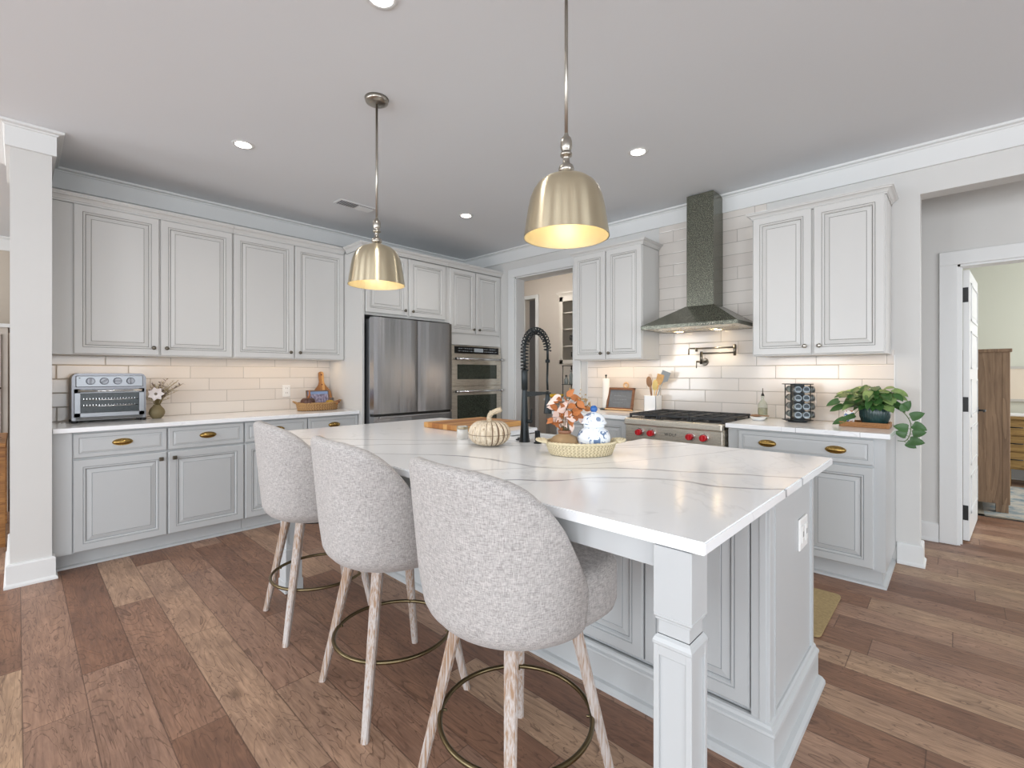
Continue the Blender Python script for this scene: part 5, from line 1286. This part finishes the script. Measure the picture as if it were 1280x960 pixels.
# ------------------------------------------------------------ pantry seen through the doorway
PP = mat('pantry_paint', '#cfc8bd', .5); PG = mat('pantry_base_paint', '#a9a49e', .5)
t = thing('pantry_hutch', 'tall open glass-front wall cabinet seen inside the pantry', 'cabinet', (-3.65, 5.6, 1.40))
hx0, hx1, hyf = -4.08, -3.2, 5.27
bm = new(); box(bm, hx0, hx0+.02, hyf+.02, 5.598, 1.40, 2.34); box(bm, hx1-.02, hx1, hyf+.02, 5.598, 1.40, 2.34); box(bm, hx0, hx1, hyf+.02, 5.598, 2.32, 2.34); box(bm, hx0, hx1, hyf+.02, 5.598, 1.40, 1.42); box(bm, hx0, hx1, 5.58, 5.598, 1.40, 2.34); obj('carcass', bm, PP, t)
for zz in (1.64, 1.88, 2.11):
    bm = new(); box(bm, hx0+.02, hx1-.02, hyf+.04, 5.58, zz, zz+.016); obj('shelf', bm, PP, t)
bm = new()
for a_, b_ in ((hx0, hx0+.055), (-3.665, -3.61), (hx1-.055, hx1)): box(bm, a_, b_, hyf, hyf+.02, 1.40, 2.34, .001)
box(bm, hx0, hx1, hyf, hyf+.02, 1.40, 1.455, .001); box(bm, hx0, hx1, hyf, hyf+.02, 2.275, 2.34, .001); obj('door_frame', bm, PP, t)
bm = new(); sweep(bm, [(hx0,5.598), (hx0,hyf), (hx1,hyf)], [(o, 2.34+z) for o, z in CROWN]); obj('crown_molding', bm, PP, t)
t = thing('pantry_base_cabinet', 'grey pantry base cabinet with brass cup pull seen through the doorway', 'cabinet', (-3.6, 5.3, 0))
bm = new(); box(bm, -4.12, -2.32, 5.02, 5.598, .10, .895); box(bm, -4.10, -2.32, 5.08, 5.598, 0, .10); obj('carcass', bm, PG, t)
for a_, w_ in ((-4.11,.46), (-3.64,.46)):
    b = panel(w_, .15, DRAWP); xf(b, FA(a_,.73,5.02)); d = obj('drawer', b, [PG, GLAZE], t); k = cup_bm(); xf(k, FA(a_,.73,5.02) @ Matrix.Translation((w_*.25+.03,.08,.0195))); obj('cup_pull', k, ABRASS, d)
    b = panel(w_, .60); xf(b, FA(a_,.115,5.02)); obj('door', b, [PG, GLAZE], t)
bm = new(); box(bm, -4.14, -2.32, 4.99, 5.598, .895, .925, .003); tag(obj('pantry_countertop', bm, QUARTZ), 'pale countertop inside the pantry under the bananas', 'countertop')
YEL = mat('banana_skin', '#e3b81d', .5, var=.1)
for k in range(4):
    bm = new(); P_ = []
    for i in range(9): a_ = -.9 + 1.8*i/8; P_.append((-4.02+.10*math.sin(a_)+.01*k, 5.06+.026*k, .948+.055*(1-math.cos(a_))+(.012 if k % 2 else 0)))
    tube(bm, P_, [.006,.013,.017,.018,.018,.018,.016,.012,.005], 10); tag(obj('banana', bm, YEL), 'ripe yellow banana in the bunch on the pantry counter', 'banana', 'bananas in the pantry')
t = thing('bottle_rack', 'small black two-tier rack with bottles in the pantry', 'rack', (-3.92, 5.40, .925))
bm = new()
for zz in (1.105, 1.37):
    box(bm, -4.06, -3.70, 5.30, 5.52, zz, zz+.008)
obj('shelf_plates', bm, BLACK, t)
bm = new()
for xx in (-4.05, -3.71):
    for yy in (5.31, 5.51): cyl(bm, (xx,yy,.926), (xx,yy,1.376), .006, n=8)
obj('posts', bm, BLACK, t)
for i, (xx, yy, h, r) in enumerate(((-4.015,5.34,.13,.030), (-3.945,5.36,.22,.030), (-3.875,5.34,.18,.030), (-3.80,5.36,.20,.028))):
    bt_ = thing('glass_bottle', ['short round glass decanter at the left of the pantry rack', 'tall cut glass decanter on the pantry rack', 'clear round shouldered bottle third along the pantry rack', 'clear bottle at the right end of the pantry rack'][i], 'bottle', (xx, yy, 1.113), 0, 'glass bottles on the pantry rack')
    bm = new(); lathe(bm, [(r*.9,0), (r,.005), (r,h*.55), (r*.4,h*.72), (r*.35,h*.82)], (xx,yy,1.113), 16); obj('body', bm, JG, bt_)
    bm = new(); lathe(bm, [(r*.4,h*.82), (r*.55,h*.88), (r*.45,h), (r*.1,h*1.02)], (xx,yy,1.113), 12); obj('stopper', bm, BLACK if i == 0 else CHROME, bt_)
for i, (xx, zz) in enumerate(((-3.975,1.656), (-3.95,1.42))):
    bm = new(); lathe(bm, [(.030,0), (.030,.004), (.004,.010), (.004,.060), (.028,.080), (.034,.110), (.030,.150), (.029,.150), (.032,.110), (.026,.082), (.002,.064)], (xx,5.42,zz), 18)
    tag(obj('wine_glass', bm, mat('smoke_glass_%d' % i, '#3c3a38', .1, .2)), ['dark stemmed glass on the third shelf of the pantry cabinet', 'dark stemmed glass on the bottom shelf of the pantry cabinet'][i], 'glass', 'dark glasses in the pantry cabinet')

# ------------------------------------------------------------ bedroom seen through the open door
t = thing('armoire', 'weathered oak armoire standing in the bedroom behind the open door', 'armoire', (-.1, 6.35, 0))
AW = wood('weathered_oak', '#7a614b', '#ae9072', .7, 'Z', .6); ax0, ax1, ay0, ay1 = -.60, .338, 6.10, 6.62
bm = new(); box(bm, ax0, ax1-.04, ay0+.006, ay1, .085, 1.455); obj('body', bm, AW, t)
bm = new(); box(bm, ax1-.05, ax1, ay0, ay1, .085, 1.455, .003); obj('corner_stile', bm, AW, t)
bm = new(); box(bm, ax0-.01, ax1+.012, ay0-.012, ay1+.01, 1.455, 1.485, .003); obj('top', bm, AW, t)
for xx in (ax0+.01, ax1-.09):
    for yy in (ay0+.005, ay1-.08):
        bm = new(); box(bm, xx, xx+.08, yy, yy+.07, 0, .086, .003); obj('foot', bm, AW, t)
t = thing('dresser', 'low oak dresser against the far bedroom wall', 'dresser', (1.0, 7.85, 0))
DW = wood('golden_oak', '#7a5c2e', '#a9874d', 1, 'X', .55)
bm = new(); box(bm, .36, 1.75, 7.62, 8.13, .20, .755); obj('body', bm, DW, t)
bm = new(); box(bm, .33, 1.78, 7.59, 8.15, .755, .785, .003); obj('top', bm, DW, t)
for r_ in range(3):
    for c_ in range(3):
        xa = .385+.455*c_; za = .22+.178*r_; b = new(); box(b, xa, xa+.43, 7.605, 7.63, za, za+.165, .003); d = obj('drawer', b, DW, t)
        b = new(); tube(b, [(xa+.03,7.60,za+.09), (xa+.03,7.585,za+.09), (xa+.13,7.585,za+.09), (xa+.13,7.60,za+.09)], .006, 8); obj('handle', b, BLACK, d)
for xx in (.38, 1.68):
    for yy in (7.64, 8.06):
        bm = new(); box(bm, xx, xx+.05, yy, yy+.05, 0, .2); obj('leg', bm, DW, t)
bm = new(); box(bm, .42, .56, 7.66, 7.80, .786, .815, .003); tag(obj('white_box', bm, WHITEP), 'white box lying on the bedroom dresser', 'box')
bm = new(); lathe(bm, [(.05,0), (.075,.02), (.085,.10), (.075,.16), (.03,.20), (.03,.22)], (.68,7.80,.786), 24); tag(obj('green_vase', bm, mat('olive_glass', '#7c7a2c', .2)), 'olive green vase on the bedroom dresser', 'vase')
t = thing('wall_art', 'pale framed artwork on the far bedroom wall above the dresser', 'picture', (.95, 8.18, 1.2))
bm = new()
for q in ((.40,1.5,1.32,1.35), (.40,1.5,.93,.96), (.40,.43,.93,1.35), (1.47,1.5,.93,1.35)): box(bm, q[0], q[1], 8.17, 8.198, q[2], q[3])
obj('frame', bm, mat('silver_frame', '#b9b6ae', .5), t)
bm = new(); box(bm, .42, 1.48, 8.18, 8.195, .95, 1.33); obj('print', bm, mat('pale_print', '#d9cdbb', .8), t)
def rugm():
    s = NT('blue_grey_rug'); n = s.noise(s.obj(), 9, 5, .7, 1.5); v = s.n('ShaderNodeTexVoronoi', i_Vector=s.obj(), i_Scale=7.0)
    f = s.math('ADD', s.math('MULTIPLY', n.outputs[0], .7), s.math('MULTIPLY', v.outputs[0], .4)); s.set(Base_Color=s.ramp(f, [(.3, '#56707c'), (.5, '#8d9698'), (.65, '#b9b2a6'), (.8, '#6a7d86')]), Roughness=.95); return s.m
t = thing('bedroom_rug', 'faded blue and grey patterned rug on the bedroom floor', 'rug', (1.3, 6.8, 0))
bm = new(); box(bm, .13, 2.4, 5.88, 7.6, .001, .010, .002); obj('pile', bm, rugm(), t)
bm = new()
for q in ((.13,2.4,5.88,5.92), (.13,.17,5.88,7.6)): box(bm, q[0], q[1], q[2], q[3], .004, .0115)
obj('border', bm, mat('rug_border', '#8c8577', .95), t)

# ------------------------------------------------------------ dining corner seen past the wing wall
t = thing('wooden_table', 'honey wood table at the left edge past the white wall end', 'table', (-5.5, -.6, 0))
TW = wood('honey_wood', '#7d4f28', '#b98449', 1, 'Y', .4)
bm = new(); box(bm, -5.9, -5.0, -1.5, -.055, .725, .757, .004); obj('tabletop', bm, TW, t)
for xx in (-5.86, -5.08):
    for yy in (-1.46, -.11):
        bm = new(); box(bm, xx, xx+.05, yy-.0, yy+.05, 0, .725); obj('leg', bm, TW, t)
t = thing('white_cupboard', 'tall white cupboard with black knob beyond the wooden table', 'cupboard', (-6.6, -.5, 0))
bm = new(); box(bm, -7.0, -6.30, -1.3, -.06, 0, 1.68); obj('body', bm, PANW, t)
b = panel(.6, 1.5); xf(b, FB(-.70,.12,-6.30)); obj('door', b, [PANW, GLAZE], t)
bm = new(); box(bm, -7.02, -6.26, -1.32, -.04, 1.68, 1.715, .004); obj('top', bm, TRIM, t)
bm = new(); cyl(bm, (-6.28,-.135,1.13), (-6.24,-.135,1.13), .014, n=14); cyl(bm, (-6.25,-.16,1.13), (-6.25,-.10,1.13), .007, n=8); obj('knob', bm, BLACK, t)
t = thing('leaf_centerpiece', 'dark red leaf arrangement lying on the wooden table', 'decoration', (-5.3, -.16, .757))
bm = new(); rnd = random.Random(3)
for i in range(40): leaf_bm(bm, (-5.3+rnd.uniform(-.10,.10), -.18+rnd.uniform(-.08,.06), .762+rnd.uniform(0,.05)), (rnd.uniform(-1,1), rnd.uniform(-1,1), rnd.uniform(0,.7)), (0,0,1), .06, .016)
obj('leaves', bm, mat('maroon_leaf', '#5a2a20', .7, var=.3, vscale=30), t)
